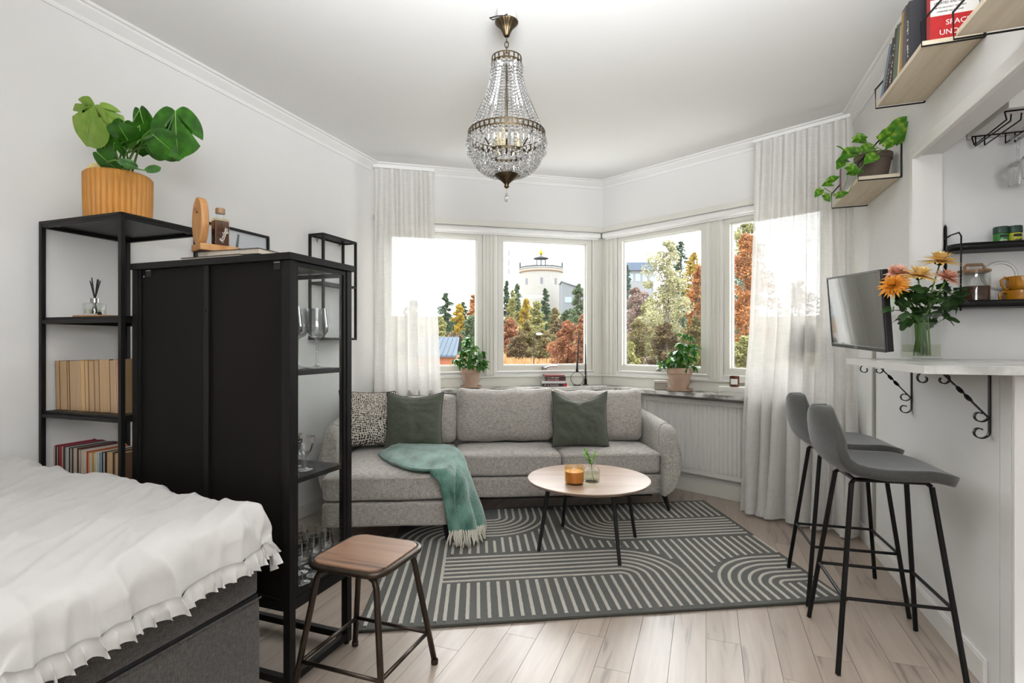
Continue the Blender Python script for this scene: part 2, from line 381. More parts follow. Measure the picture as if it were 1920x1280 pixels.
# right wall: full piece beside the bay, half wall under the pass-through, head above it
def sR(px): return F_R.s_at(px)
s1 = sR(1717); s2 = sR(1874); ZC = 1.085; ZH = 2.042
WT = .10
b = MB().box(-.1, s1, 0, WT, -.06, CEIL+.1, F_R.M).box(s1, s2, 0, WT, -.06, ZC, F_R.M).box(s1, LR, 0, WT, ZH, CEIL+.1, F_R.M)
struct(b.build('wall_right', 'wall_paint'))
b = MB().box(s2+.004, s2+.07, .0, 1.0, -.02, ZC-.002, F_R.M)
struct(b.build('wall_pier', 'wall_paint'))
# white end panel with a thin raised rim facing the camera
ep = struct(MB().box(s2+.07, s2+.09, .0, 1.0, 0, ZC-.002, F_R.M).build('trim_1', 'white_gloss', bevel=.003))
MB().box(s2+.088, s2+.094, .028, .98, .06, ZC-.03, F_R.M).build('panel', 'white_plain', ep, bevel=.003)
# kitchen wall behind the opening, square to the right wall
kp = F_R.pt(s1-.012, WT)
F_K = Frame(Vector((kp.x, kp.y)), F_R.n)
struct(MB().box(-.0, 1.6, 0, .12, -.06, CEIL+.1, F_K.M).build('wall_kitchen', 'wall_paint'))
struct(MB().box(WT, 1.6, 0, .1, -.06, CEIL+.1, Matrix.Translation(F_R.pt(0, 0).lerp(F_R.pt(0, 0), 0)) @ Matrix.Identity(4)).build('wall_kitchen_side', 'wall_paint')) if False else None
# casing round the pass-through
c = MB().box(s1-.045, s1, -.012, 0, ZC+.03, ZH+.045, F_R.M)
c.box(s1, LR-.4, -.012, 0, ZH, ZH+.045, F_R.M)
c.box(s1, s1+.008, -.016, WT, ZC+.03, ZH, F_R.M)
c.box(s1, LR-.4, -.016, .006, ZH-.012, ZH, F_R.M)
struct(c.build('trim_2', 'white_gloss', bevel=.002))
# cornice: swept profile along the walls
def cornice(name, F, ln, m0, m1, mt='ceiling_paint'):
    prof = [(0, -.07), (-.008, -.07), (-.012, -.062), (-.012, -.05), (-.03, -.036), (-.05, -.02), (-.052, -.012), (-.066, -.010), (-.072, 0), (0, 0)]
    b = MB(); n = len(prof); vs = []
    for e, (s_, sg) in enumerate(((0, m0), (ln, m1))):
        for (y, z) in prof: vs.append((s_ + sg*(-y), y, CEIL+z))
    fs = [(i, (i+1) % n, n+(i+1) % n, n+i) for i in range(n)]+[tuple(range(n)), tuple(reversed(range(n, 2*n)))]
    b.add(vs, fs, F.M); return struct(b.build(name, mt, smooth=True, angle=35))
def miter(Fa, Fb):
    a = math.acos(max(-1, min(1, Fa.d.dot(Fb.d)))); return math.tan(a/2)
mLA, mAB, mBR = miter(F_L, F_A), miter(F_A, F_B), miter(F_B, F_R)
cornice('trim_3', F_L, LL, 0, -mLA); cornice('trim_4', F_A, LA, mLA, -mAB); cornice('trim_5', F_B, LBb, mAB, -mBR); cornice('trim_6', F_R, LR, mBR, 0)
def baseb(name, F, a0, a1, h=.085, t=.014, m='white_gloss'):
    return struct(MB().box(a0, a1, -t, 0, 0, h, F.M).box(a0, a1, -t+.004, 0, h, h+.008, F.M).build(name, m, bevel=.002))
baseb('baseboard_left', F_L, 0, LL-.01); baseb('baseboard_bay_left', F_A, .0, LA-.005); baseb('baseboard_bay_right', F_B, .0, LBb-.005, .1, .018, 'cream_gloss'); baseb('baseboard_right', F_R, .0, sR(1852))
# window band: head board, apron, ledge, mullions
def run(name, F, ln, y0, y1, z0, z1, m, ma, mb, bevel=.002):
    """board along a bay wing mitred into its neighbours"""
    vs = []
    for (s_, sg) in ((0, ma), (ln, mb)):
        for y in (y0, y1):
            for z in (z0, z1): vs.append((s_+sg*(-y), y, z))
    fs = [(0, 1, 3, 2), (4, 6, 7, 5), (0, 4, 5, 1), (2, 3, 7, 6), (0, 2, 6, 4), (1, 5, 7, 3)]
    return MB().add(vs, fs, F.M).build(name, m, bevel=bevel)
for i, (F, ln, ma, mb) in enumerate(((F_A, LA, mLA, -mAB), (F_B, LBb, mAB, -mBR))):
    struct(run('trim_%d' % (7+i*3), F, ln, -.022, 0, 2.205, 2.25, 'cream_gloss', ma, mb))
    struct(run('trim_%d' % (8+i*3), F, ln, -.03, .03, ZL, ZL+.012, 'cream_gloss', ma, mb))
    struct(run('trim_%d' % (9+i*3), F, ln, -.010, 0, ZS, ZL, 'cream_gloss', ma, mb))
# sashes
def window(n, F, pa, pb, handle=None):
    a, b_ = F.s_at(pa), F.s_at(pb)
    z0, z1 = .94, 2.15; fw = .048
    # fixed outer frame
    o = MB().box(a-.02, b_+.02, .0, .12, z0-.02, z0, F.M).box(a-.02, b_+.02, 0, .12, z1, z1+.04, F.M).box(a-.02, a-.004, 0, .12, z0, z1, F.M).box(b_+.004, b_+.02, 0, .12, z0, z1, F.M)
    o = o.build('window_%d' % n, 'white_gloss', bevel=.002); struct(o)
    s = MB().box(a, b_, .008, .06, z0+.003, z0+.003+fw, F.M).box(a, b_, .008, .06, z1-fw, z1-.003, F.M).box(a, a+fw, .008, .06, z0+.003+fw, z1-fw, F.M).box(b_-fw, b_, .008, .06, z0+.003+fw, z1-fw, F.M)
    s.build('sash', 'cream_gloss', o, bevel=.004)
    g = MB().box(a+fw-.001, b_-fw+.001, .062, .068, z0+fw, z1-fw+.001, F.M); g.build('pane', 'window_pane', o)
    g = MB()
    for (x0, x1, zz0, zz1) in ((a+fw, b_-fw, z0+fw, z0+fw+.012), (a+fw, b_-fw, z1-fw-.012, z1-fw), (a+fw, a+fw+.01, z0+fw, z1-fw), (b_-fw-.01, b_-fw, z0+fw, z1-fw)):
        g.box(x0, x1, .035, .061, zz0, zz1, F.M)
    g.build('glazing_bead', 'white_plain', o)
    if handle:
        h = F.s_at(handle); q = MB().box(h-.022, h+.022, -.008, .01, z0+.012, z0+.036, F.M)
        q.tube([F.pt(h, -.01, z0+.024), F.pt(h, -.03, z0+.024)], .008, 10)
        q.tube([F.pt(h, -.03, z0+.024), F.pt(h+.02, -.034, z0+.034), F.pt(h+.05, -.036, z0+.042), F.pt(h+.11, -.036, z0+.042)], [.009, .008, .006, .006], 8)
        q.build('handle', 'steel', o, smooth=True, angle=40)
    return a, b_
w1 = window(1, F_A, 722, 905); w2 = window(2, F_A, 934, 1110, 1020)
w3 = window(3, F_B, 1157, 1324, 1235); w4 = window(4, F_B, 1356, 1552)
def posts(name, F, segs):
    o = MB()
    for (a, b_) in segs:
        o.box(a, b_, -.004, .02, ZL+.012, 2.20, F.M)
        wd = b_-a
        if wd > .08:
            for t in (.18, .5, .82): o.box(a+wd*t-.005, a+wd*t+.005, -.012, -.003, ZL+.012, 2.20, F.M)
    return struct(o.build(name, 'cream_gloss', bevel=.002))
posts('trim_13', F_A, [(w1[1]+.02, w2[0]-.02), (w2[1]+.02, LA-.004), (0.01, w1[0]-.02)])
posts('trim_14', F_B, [(.004, w3[0]-.02), (w3[1]+.02, w4[0]-.02), (w4[1]+.02, LBb-.01)])
# roller blinds under the head board
def blind(F, a, b_, label):
    t = thing('roller_blind', label, 'blind', F.pt(a, -.035, 2.168), F.rz, None)
    L = b_-a
    MB().tube([(.01, 0, 0), (L-.01, 0, 0)], .022, 16).build('roll', 'white_plain', t, smooth=True, angle=40)
    for x in (0, L-.006): MB().box(x, x+.006, -.02, .035, -.02, .022).build('bracket', 'steel', t)
    MB().box(.02, L-.02, .014, .022, -.034, -.0).build('hem_bar', 'white_plain', t)
blind(F_A, .16, LA-.03, 'white roller blind rolled up above the two left-hand windows facing the tower')
blind(F_B, .03, LBb-.12, 'white roller blind rolled up above the right-hand windows facing the orange tree')
# marble sill
mm, N, L_, Pb = newmat('marble'); MATS['marble'] = mm
tcn = N.new('ShaderNodeTexCoord'); n1 = N.new('ShaderNodeTexNoise'); n1.inputs['Scale'].default_value = 5; n1.inputs['Detail'].default_value = 9; n1.inputs['Distortion'].default_value = 1.2
r = N.new('ShaderNodeValToRGB'); e = r.color_ramp.elements; e[0].position = .36; e[0].color = (*rgb('6d6f66'), 1); e[1].position = .56; e[1].color = (*rgb('d8d5d0'), 1)
e2 = e.new(.45); e2.color = (*rgb('a8a59f'), 1)
L_.new(tcn.outputs['Object'], n1.inputs['Vector']); L_.new(n1.outputs['Fac'], r.inputs[0]); L_.new(r.outputs[0], Pb.inputs['Base Color']); Pb.inputs['Roughness'].default_value = .25
sa = run('marble_sill', F_A, LA, -.20, .0, ZS-.03, ZS, 'marble', mLA, -mAB); tag(sa, 'grey veined marble window sill behind the sofa, under the left-hand windows', 'window sill')
sb = run('marble_sill', F_B, LBb, -.20, .0, ZS-.03, ZS, 'marble', mAB, -mBR); tag(sb, 'grey veined marble window sill above the radiator', 'window sill')
for F, ln in ((F_A, (.5, 1.5)), (F_B, (.62, 1.5))):
    for a in ln:
        pts = [(-.0, ZS-.03), (-.15, ZS-.03), (-.14, ZS-.045), (-.05, ZS-.065), (-.03, ZS-.12), (0, ZS-.14)]
        vs = [(a+dx, y, z) for dx in (-.012, .012) for y, z in pts]; n = len(pts)
        o = MB().add(vs, [tuple(range(n)), tuple(reversed(range(n, 2*n)))]+[(i, n+i, n+(i+1) % n, (i+1) % n) for i in range(n)], F.M).build('bracket', 'white_plain', sa if F is F_A else sb)
# radiator under the right wing
ra, rb = F_B.s_at(1205, -.07), F_B.s_at(1420, -.07)
t = thing('radiator', 'white grooved panel radiator under the right-hand windows', 'radiator', F_B.pt(ra, -.05, 0), F_B.rz)
Lr = 1.02+.0; Lr = rb-ra+.25; n = int(Lr/.0333)
def radf(z0, z1):
    vs = []; fs = []; xs = []
    for i in range(n):
        x = i*Lr/n; q = Lr/n
        xs += [(x, 0), (x+q*.45, 0), (x+q*.60, -.017), (x+q*.85, -.017)]
    xs.append((Lr, 0))
    for (x, y) in xs: vs += [(x, y, z0), (x, y, z1)]
    for (x, y) in xs: vs += [(x, y if y == 0 else 0, z0-.008), (x, y if y == 0 else 0, z1+.008)]
    m = len(xs)
    for i in range(m-1): fs += [(2*i, 2*i+2, 2*i+3, 2*i+1), (2*m+2*i, 2*m+2*i+2, 2*i+2, 2*i), (2*i+1, 2*i+3, 2*m+2*i+3, 2*m+2*i+1)]
    return vs, fs
vs, fs = radf(.20, .70)
MB().add(vs, fs).build('grooved_panel', 'white_gloss', t)
b = MB().box(0, Lr, -.001, .005, .155, .192).box(0, Lr, -.001, .005, .708, .735).box(0, Lr, .0055, .03, .155, .735); b.build('front_plate', 'white_gloss', t, bevel=.002)
b = MB().box(-.002, Lr+.002, -.004, .034, .736, .742)
for i in range(int(Lr/.02)): b.box(i*.02+.004, i*.02+.012, 0, .03, .742, .7435)
b.build('top_grille', 'white_gloss', t)
MB().tube([(Lr-.05, .015, .155), (Lr-.05, .015, .08), (Lr-.05, .03, .02)], .008, 8).build('pipe', 'white_gloss', t, smooth=True)
# cable duct on the right wall
sd = sR(1641)
t = tag(MB().box(sd-.012, sd+.012, -.014, 0, .095, 1.42, F_R.M).build('cable_duct', mat('duct_grey', 'a8a89c', .5), bevel=.002), 'thin grey vertical cable duct on the right wall between curtain and bar', 'cable duct')
# outlet box and curtain rails
for F, pa, pb, lab in ((F_A, 702, 812, 'left'), (F_B, 1416, 1592, 'right')):
    a, b_ = F.s_at(pa, -.22), F.s_at(pb, -.22)
    tag(MB().box(a-.01, b_+.01, -.232, -.208, 2.575, 2.597, F.M).build('curtain_rail', 'white_plain', bevel=.002), 'thin white curtain rail above the %s curtain' % lab, 'curtain rail')
# ---- curtains
def curtain(F, top, bot, z0, z1, nf, label, off=-.22, amp=.034, seed=0, pud=0, pull=None):
    a0, a1 = F.s_at(top[0], off), F.s_at(top[1], off); c0, c1 = F.s_at(bot[0], off), F.s_at(bot[1], off)
    rn = random.Random(seed); ph = [rn.uniform(-.35, .35) for _ in range(nf+2)]
    def fn(u, v):
        z = z1+(z0-z1)*v
        g = v**1.15
        e0 = a0+(c0-a0)*g; e1 = a1+(c1-a1)*g
        if pull: e0 += pull*sin(pi*min(1, max(0, (v-.5)/.5)))
        # gathers: uneven spacing
        uu = u+.018*sin(2*pi*u*3+seed)*(.3+v)+.02*nz(u*5, v*1.3, seed)
        s_ = e0+(e1-e0)*min(1.02, max(-.02, uu))
        k_ = u*nf; A = amp*(.55+.75*v+.5*nz(u*4+seed, v*2, 3))
        w_ = sin(2*pi*k_+ph[int(k_)]*2*v)
        pleat = math.copysign(abs(w_)**(.8), w_)
        y = off+A*pleat+.012*nz(u*9, v*3, seed+5)*v
        x = s_+A*.45*cos(2*pi*k_)*v
        if pud and v > .80:
            k2 = (v-.80)/.20; y -= pud*k2*k2*(.9+.9*nz(u*6, 0, 1)); x += .02*k2*k2*sin(u*31); z = max(z, .008+.012*(1+nz(u*14, v*9, 2))*(v > .97))
        return F.pt(x, y, z)
    o = MB().grid(fn, nf*14, 60).build('curtain', 'sheer_linen', smooth=True)
    return tag(o, label, 'curtain')
curtain(F_A, (702, 811), (694, 829), .02, 2.57, 6, 'sheer white linen curtain hanging in the left corner of the bay behind the sofa', seed=2, amp=.030)
curtain(F_B, (1418, 1598), (1390, 1612), .008, 2.57, 8, 'sheer white linen curtain pooling on the floor beside the radiator', seed=5, pud=.05, pull=-.02, off=-.235)
# opaque hem tape on top of the curtains
# ================================================================ SOFA
SO = Vector((-.355, 3.088, 0)); SR = radians(4)
sofa = thing('corner_sofa', 'grey fabric chaise sofa with loose back cushions and tapered black legs under the bay windows', 'sofa', SO, SR)
ML = Matrix.Translation(SO) @ Matrix.Rotation(SR, 4, 'Z'); MLi = ML.inverted()
def wob(q, p, a=.006, s=6, sd=0):
    return p + Vector((nz(p.x*s, p.y*s, p.z*s+sd), nz(p.x*s+9, p.y*s, p.z*s+sd), nz(p.x*s, p.y*s+7, p.z*s+sd)))*a
# upholstered base under chaise and seats
MB().soft(.3675, .60, .0725, .02, 14, lambda q, p: wob(q, p, .003), T(-.3675, .60, .199)).build('chaise_base', 'sofa_cloth', sofa, smooth=True)
MB().soft(.72, .33, .0725, .02, 14, lambda q, p: wob(q, p, .003), T(.72, .868, .199)).build('seat_base', 'sofa_cloth', sofa, smooth=True)
def seatf(hx, hy, puff=.02, sd=0):
    def f(q, p):
        if q.z > .6: p.z += puff*(1-q.x**2)*(1-q.y**2)+.006*nz(p.x*7, p.y*7, sd)
        return wob(q, p, .004, 5, sd)
    return f
for (x0, x1, y0, y1, nm, sd) in ((-.735, -.004, -.002, 1.0, 'chaise_cushion', 1), (.004, .737, .53, 1.0, 'seat_cushion', 2), (.745, 1.436, .53, 1.0, 'seat_cushion', 3)):
    hx, hy = (x1-x0)/2, (y1-y0)/2
    o = MB().soft(hx, hy, .075, .028, 16, seatf(hx, hy, .018, sd), T((x0+x1)/2, (y0+y1)/2, .35)).build(nm, 'sofa_cloth', sofa, smooth=True)
    z = .43-.0; pts = [(x0+.004, y0+.006, .405), (x0+.02, y0+.0005, .405), (x1-.02, y0+.0005, .405), (x1-.004, y0+.006, .405)]
    MB().tube(pts, .0022, 5).build('seam', 'sofa_cloth', o)
# back frame
MB().soft(.78, .07, .20, .03, 12, lambda q, p: wob(q, p, .003), T(.66, 1.13, .43)).build('back_frame', 'sofa_cloth', sofa, smooth=True)
MB().soft(.36, .06, .20, .03, 12, lambda q, p: wob(q, p, .003), T(-.45, 1.11, .43)).build('back_frame', 'sofa_cloth', sofa, smooth=True)
# loose back cushions, leaning back, dark piping round the face
def backc(cx, w_, h, z0, lean, sd, y=1.035, rz=0, th=.085):
    hx, hz = w_/2, h/2
    def f(q, p):
        e = (1-q.x**2)*(1-q.z**2)
        p.y += (-.045 if q.y < 0 else .02)*e
        p.x += .012*nz(q.z*2, sd)*abs(q.x); p.z += .014*nz(q.x*2.2, sd+4)*max(0, q.z)+.018*max(0, q.z)*abs(q.x)**6-.01*max(0, q.z)*(1-abs(q.x))
        return wob(q, p, .009, 7, sd)
    M = T(cx, y, z0+hz, rz) @ Matrix.Rotation(-lean, 4, 'X')
    o = MB().soft(hx, th, hz, .06, 18, f, M).build('back_cushion', 'sofa_cloth', sofa, smooth=True)
    pts = []
    N_ = 64
    for i in range(N_):
        a = 2*pi*i/N_; cx_, sz_ = cos(a), sin(a)
        k = 1/(abs(cx_)**8+abs(sz_)**8)**(1/8); q = Vector((cx_*k, -.2, sz_*k)); p = Vector((q.x*(hx+.001), -.02, q.z*(hz+.001)))
        k2 = (abs(cx_)*abs(sz_)*2)**3; p.x *= 1-.045*k2; p.z *= 1-.05*k2
        p = f(q, p); pts.append(M @ p)
    MB().tube(pts, .0035, 5, closed=True).build('piping', 'piping_cloth', o, smooth=True)
backc(-.375, .75, .36, .43, .16, 11, y=1.00)
backc(.37, .745, .40, .435, .16, 22, y=1.01)
backc(1.085, .70, .395, .43, .16, 33, y=1.005)
# side cushion seen between olive pillow and middle cushion
# arms: lofted, bulging outwards, dropping towards the front
def arm(x0, sgn, y0, y1, name='arm', top=.66):
    secs = []; K = 14; NP = 22
    vs = []; fs = []
    for i in range(K+1):
        t = i/K; y = y0+(y1-y0)*t
        fr = min(1, t/.16); fr = sqrt(max(0, 1-(1-fr)**2))*.55+.45 if fr < 1 else 1
        bk = min(1, (1-t)/.08); bk = .8+.2*sqrt(max(0, 1-(1-bk)**2)) if bk < 1 else 1
        zt = (top-.045*(1-t)-.05*(1-fr)/.55*.8)
        for j in range(NP):
            a = j/NP
            # outline: inner face up, over the top, bulging outer face down
            if a < .36: u = a/.36; x = .0-.006*sin(pi*u); z = .125+(zt-.05-.125)*u
            elif a < .56: u = (a-.36)/.20; x = (.052-.052*cos(pi*u)); z = zt-.05+.05*sin(pi*u)
            else: u = (a-.56)/.44; x = .104+(.042*sin(pi*min(1, u*1.05)) if u < .95 else 0)-.05*u**2.2; z = zt-.05-(zt-.05-.125)*u
            c = .05
            x = c+(x-c)*(.72+.28*fr)*bk
            vs.append((x0+sgn*x, y+.01*sin(pi*(z-.12)/.5)*(-1 if t < .15 else 0), z))
    for i in range(K):
        for j in range(NP): fs.append((i*NP+j, i*NP+(j+1) % NP, (i+1)*NP+(j+1) % NP, (i+1)*NP+j))
    fs.append(tuple(range(NP))); fs.append(tuple(K*NP+j for j in reversed(range(NP))))
    o = MB().add(vs, fs).build(name, 'sofa_cloth', sofa, smooth=True, angle=75)
    for i_, k_ in ((2, 0),):
        pts = [Vector(vs[i_*NP+j]) for j in range(int(NP*.30), NP)]
        c = sum(pts, Vector())/len(pts)
        MB().tube([p+(p-c).normalized()*.0015 for p in pts], .0035, 5).build('seam', 'sofa_cloth', o, smooth=True)
arm(1.442, 1, .50, 1.19); arm(-.742, -1, .40, 1.08, top=.69)
for (x, y, dx, dy) in ((-.03, .05, .015, -.03), (-.70, .05, -.015, -.03), (1.47, .58, .03, -.03), (1.45, 1.12, .02, .02), (-.70, 1.05, -.0, .0)):
    MB().tube([(x, y, .13), (x+dx, y+dy, .0135)], [.021, .011], 4).build('leg', 'black_soft', sofa, bevel=.002)
MB().box(.05, 1.40, .62, .66, .1, .128).build('support_rail', 'black_soft', sofa)
# patterned pillow cloth: rows of black dots on cream
m, N, L, Pb = newmat('dotted_cloth'); MATS['dotted_cloth'] = m
tcn = N.new('ShaderNodeTexCoord'); nn = N.new('ShaderNodeTexNoise'); nn.inputs['Scale'].default_value = 3.0; nn.inputs['Detail'].default_value = 1
mx = N.new('ShaderNodeMix'); mx.data_type = 'VECTOR'; mx.inputs[0].default_value = .16
L.new(tcn.outputs['Object'], nn.inputs['Vector']); L.new(tcn.outputs['Object'], mx.inputs[4]); L.new(nn.outputs['Color'], mx.inputs[5])
mp = N.new('ShaderNodeMapping'); mp.inputs['Scale'].default_value = (1, .02, 1.15); L.new(mx.outputs[1], mp.inputs[0])
vo = N.new('ShaderNodeTexVoronoi'); vo.inputs['Scale'].default_value = 88; vo.inputs['Randomness'].default_value = .38; L.new(mp.outputs[0], vo.inputs['Vector'])
r = N.new('ShaderNodeValToRGB'); r.color_ramp.elements[0].position = .36; r.color_ramp.elements[0].color = (*rgb('23201d'), 1); r.color_ramp.elements[1].position = .43; r.color_ramp.elements[1].color = (*rgb('cdc5b8'), 1)
L.new(vo.outputs['Distance'], r.inputs[0]); L.new(r.outputs[0], Pb.inputs['Base Color']); Pb.inputs['Roughness'].default_value = .9
def pillow(label, m, c, size, rz, lean, th=.075, dent=0, sd=0, roll=0, flange=0, group=None, pip='piping_cloth'):
    """square cushion: two domed faces meeting at a pinched seam"""
    n = 36; hs = size/2
    def pos(u, v, side):
        a, b = 2*u-1, 2*v-1
        pin = 1-.075*(1-a*a)*abs(b)**3; pin2 = 1-.075*(1-b*b)*abs(a)**3
        x = a*hs*pin2; z = b*hs*pin
        d = (max(0, 1-a*a)**.55)*(max(0, 1-b*b)**.55)
        if dent: z -= dent*max(0, b)**2*(1-abs(a)**1.2); d *= 1-.35*max(0, b)*(1-abs(a))
        y = side*th*d*(1+.12*nz(a*2, b*2, sd))
        if side < 0:
            rad = .010*sin(9*atan2(b+1.2, a+.02)+sd)*max(0, 1-abs(a))*d
            y += rad*.8+.014*nz(a*3.5, b*3.5, sd+2)*d+.012*(1-abs(nz(a*2.5+b*1.5, b*4, sd)))**5*d
        return (x, y, z)
    b = MB().grid(lambda u, v: pos(u, v, -1), n, n); b.grid(lambda u, v: pos(1-u, v, 1), n, n)
    o = b.build('throw_pillow', m, None, smooth=True)
    o.location = c; o.rotation_euler = (-lean, roll, rz)
    tag(o, label, 'pillow', group)
    pts = [pos(i/24, 0, -1) for i in range(24)]+[pos(1, i/24, -1) for i in range(24)]+[pos(1-i/24, 1, -1) for i in range(24)]+[pos(0, 1-i/24, -1) for i in range(24)]
    MB().tube([(p[0], 0, p[2]) for p in pts], .0035, 5, closed=True).build('piping', pip, o, smooth=True)
    return o
pillow('square pillow with rows of black dots on cream, leaning against the left sofa arm', 'dotted_cloth', (-1.03, 3.82, .645), .41, radians(28), .30, th=.10, sd=3, roll=.06)
pillow('olive linen pillow in the left corner of the sofa, beside the dotted pillow', 'olive_linen', (-.695, 3.80, .635), .41, radians(3), .26, th=.10, dent=.03, sd=1)
pillow('olive linen pillow with a deep dent on top, leaning on the right-hand back cushion', 'olive_linen', (.497, 3.90, .635), .41, radians(-2), .24, th=.095, dent=.075, sd=8)
# ---- throw
mat('teal_wool', '6b9486', .95, scale=14, color2='355e50', bump=.7, bscale=140, sheen=.5, stretch=(1, .35, .6))
mat('fringe_wool', 'd9d3c4', .95, var=.08)
A = [(-.735, 3.80, .462), (-.62, 3.86, .468), (-.46, 3.80, .466), (-.36, 3.62, .462), (-.305, 3.42, .445), (-.275, 3.34, .385), (-.235, 3.30, .29), (-.19, 3.26, .19), (-.165, 3.24, .10)]
B = [(-.885, 3.52, .452), (-.76, 3.30, .452), (-.60, 3.12, .448), (-.47, 3.075, .435), (-.42, 3.055, .395), (-.40, 3.045, .335), (-.385, 3.04, .27), (-.37, 3.04, .19), (-.362, 3.04, .115)]
def sm(L_, t):
    n = len(L_)-1; x = t*n; i = min(int(x), n-1); f = x-i
    p0, p1, p2, p3 = [Vector(L_[max(0, min(n, j))]) for j in (i-1, i, i+1, i+2)]
    return .5*((2*p1)+(-p0+p2)*f+(2*p0-5*p1+4*p2-p3)*f*f+(-p0+3*p1-3*p2+p3)*f**3)
def thr(u, v):
    a, b = sm(A, v), sm(B, v); p = b.lerp(a, u)
    lift = .016*sin(pi*u)*(1-.3*v)+.012*(1-v)*sin(pi*u)
    p.z += lift*(1-v)+.008*nz(u*5, v*7)*(1-v*.6)
    if v > .45: # hanging part bows out from the corner and ripples
        h = (v-.45)/.55; p.x += (.035*sin(pi*u)*h+.035*sin(pi*u)*sin(pi*min(1, h*1.6)))+.012*sin(u*pi*5)*h; p.y += -.055*sin(pi*u)*h-.03*sin(pi*u)*sin(pi*min(1, h*1.6))-.012*cos(u*pi*5)*h
    e = min(u, 1-u); p.z -= .012*max(0, 1-e/.06)**2*(1-v)
    p.z = max(p.z, .448) if v < .38 else p.z
    q = MLi @ p
    if -.75 < q.x < .020 and q.y > -.026 and q.z < .450:
        ds = (.020-q.x, q.y+.026, .450-q.z); k_ = ds.index(min(ds))
        if k_ == 0: q.x = .020
        elif k_ == 1: q.y = -.026
        else: q.z = .450
        p = ML @ q
    return p
th_ = MB().grid(thr, 40, 70).build('wool_throw', 'teal_wool', smooth=True, solid=.014)
tag(th_, 'teal wool throw with cream fringe draped over the corner of the chaise', 'blanket')
fr = MB(); rn = random.Random(4)
for i in range(34):
    u = (i+.5)/34; p = thr(u, 1.0)+Vector((0, -.004, .008)); L0 = rn.uniform(.075, .10)
    dx, dy = rn.uniform(-.018, .018), rn.uniform(-.03, .006)
    pts = [p+Vector((dx*t*t+.004*sin(t*7+i), dy*t*t, -min(L0*t, p.z-.024))) for t in (0, .25, .5, .75, 1)]
    fr.tube(pts, [.004, .006, .0055, .0055, .003], 6)
tag(fr.build('fringe', 'fringe_wool', th_, smooth=True), kind='stuff')
# ---- hook of fairy detail on back omitted
# ================================================================ COFFEE TABLE
tb = thing('coffee_table', 'round wooden coffee table with slanted black legs standing on the rug', 'coffee table', (.447, 3.118, 0))
MB().lathe([(.335, -.018), (.345, -.014), (.355, -.002), (.355, 0), (.353, .002)], 72, (0, 0, .398)).build('tabletop', 'table_wood', tb, smooth=True, angle=30)
for (x, y) in ((-.297, -.108), (-.122, .302), (.122, -.302), (.298, .106)):
    MB().tube([(x*.80, y*.80, .382), (x, y, .0135)], [.0125, .010], 12).build('leg', 'black_soft', tb, smooth=True, angle=40)
MB().tube([(-.24, -.085, .374), (.24, .085, .374)], .008, 6).tube([(-.10, .24, .374), (.10, -.24, .374)], .008, 6).build('under_frame', 'black_soft', tb)
# candle jar
cd = thing('candle_jar', 'amber glass jar candle on the coffee table', 'candle', (.349, 2.985, .400))
MB().lathe([(.0, 0), (.050, .0), (.054, .004), (.055, .03), (.055, .098), (.0535, .0995), (.052, .098), (.052, .012), (.0, .010)], 36, cap=False).build('jar', 'amber_glass', cd, smooth=True, angle=50)
MB().lathe([(.0, 0.0112), (.0505, .0112), (.0512, .02), (.0512, .069), (.0505, .0705), (0, .0705)], 36, cap=False).build('wax', mat('amber_wax', 'c08a48', .5, var=.05), cd, smooth=True, angle=50)
MB().tube([(0, 0, .07), (.001, 0, .084)], .0012, 6).build('wick', 'black_soft', cd)
# small vase with sprigs
vs_ = thing('bud_vase', 'small clear glass bottle vase holding bright green sprigs on the coffee table', 'vase', (.452, 3.03, .400))
MB().lathe([(0, 0), (.040, 0), (.047, .006), (.048, .06), (.044, .072), (.024, .083), (.018, .09), (.017, .10), (.024, .106), (.0225, .107), (.0155, .101), (.0165, .089), (.022, .081), (.042, .07), (.0455, .058), (.0445, .010), (0, .006)], 32, cap=False).build('bottle', 'clear_glass', vs_, smooth=True, angle=60)
MB().lathe([(0, .0075), (.0435, .0115), (.0435, .050), (0, .0502)], 28, cap=False).build('water', 'water', vs_, smooth=True, angle=50)
leafmat('sprig_leaf', '7dbb28', '4d8f1c', .5, transl=.4)
def leafshape(l, w_, fold=.15, droop=.2, n=5, heart=0):
    """simple pointed leaf lying along +x, folded on its midrib: (verts, faces)"""
    vs = []; fs = []
    for i in range(n+1):
        t = i/n; wd = w_*.5*sin(pi*min(1, t**.75*.98+.02))*(1.1-.35*t); z = -droop*l*t*t
        if heart and t < .2: x = l*t
        x = l*t
        vs += [(x - (heart*w_*.35 if i == 0 else 0), -wd - (heart*w_*.18 if i == 0 else 0), z+fold*wd), (x, 0, z), (x-(heart*w_*.35 if i == 0 else 0), wd+(heart*w_*.18 if i == 0 else 0), z+fold*wd)]
    for i in range(n):
        a = 3*i; fs += [(a, a+1, a+4, a+3), (a+1, a+2, a+5, a+4)]
    return vs, fs
def orient(d, p, roll=0):
    x = Vector(d).normalized(); z = Vector((0, 0, 1)); y = z.cross(x)
    if y.length < 1e-4: y = Vector((0, 1, 0))
    y.normalize(); z = x.cross(y); M = Matrix((x, y, z)).transposed().to_4x4()
    return Matrix.Translation(p) @ M @ Matrix.Rotation(roll, 4, 'X')
st = MB(); lf = MB(); rn = random.Random(12)
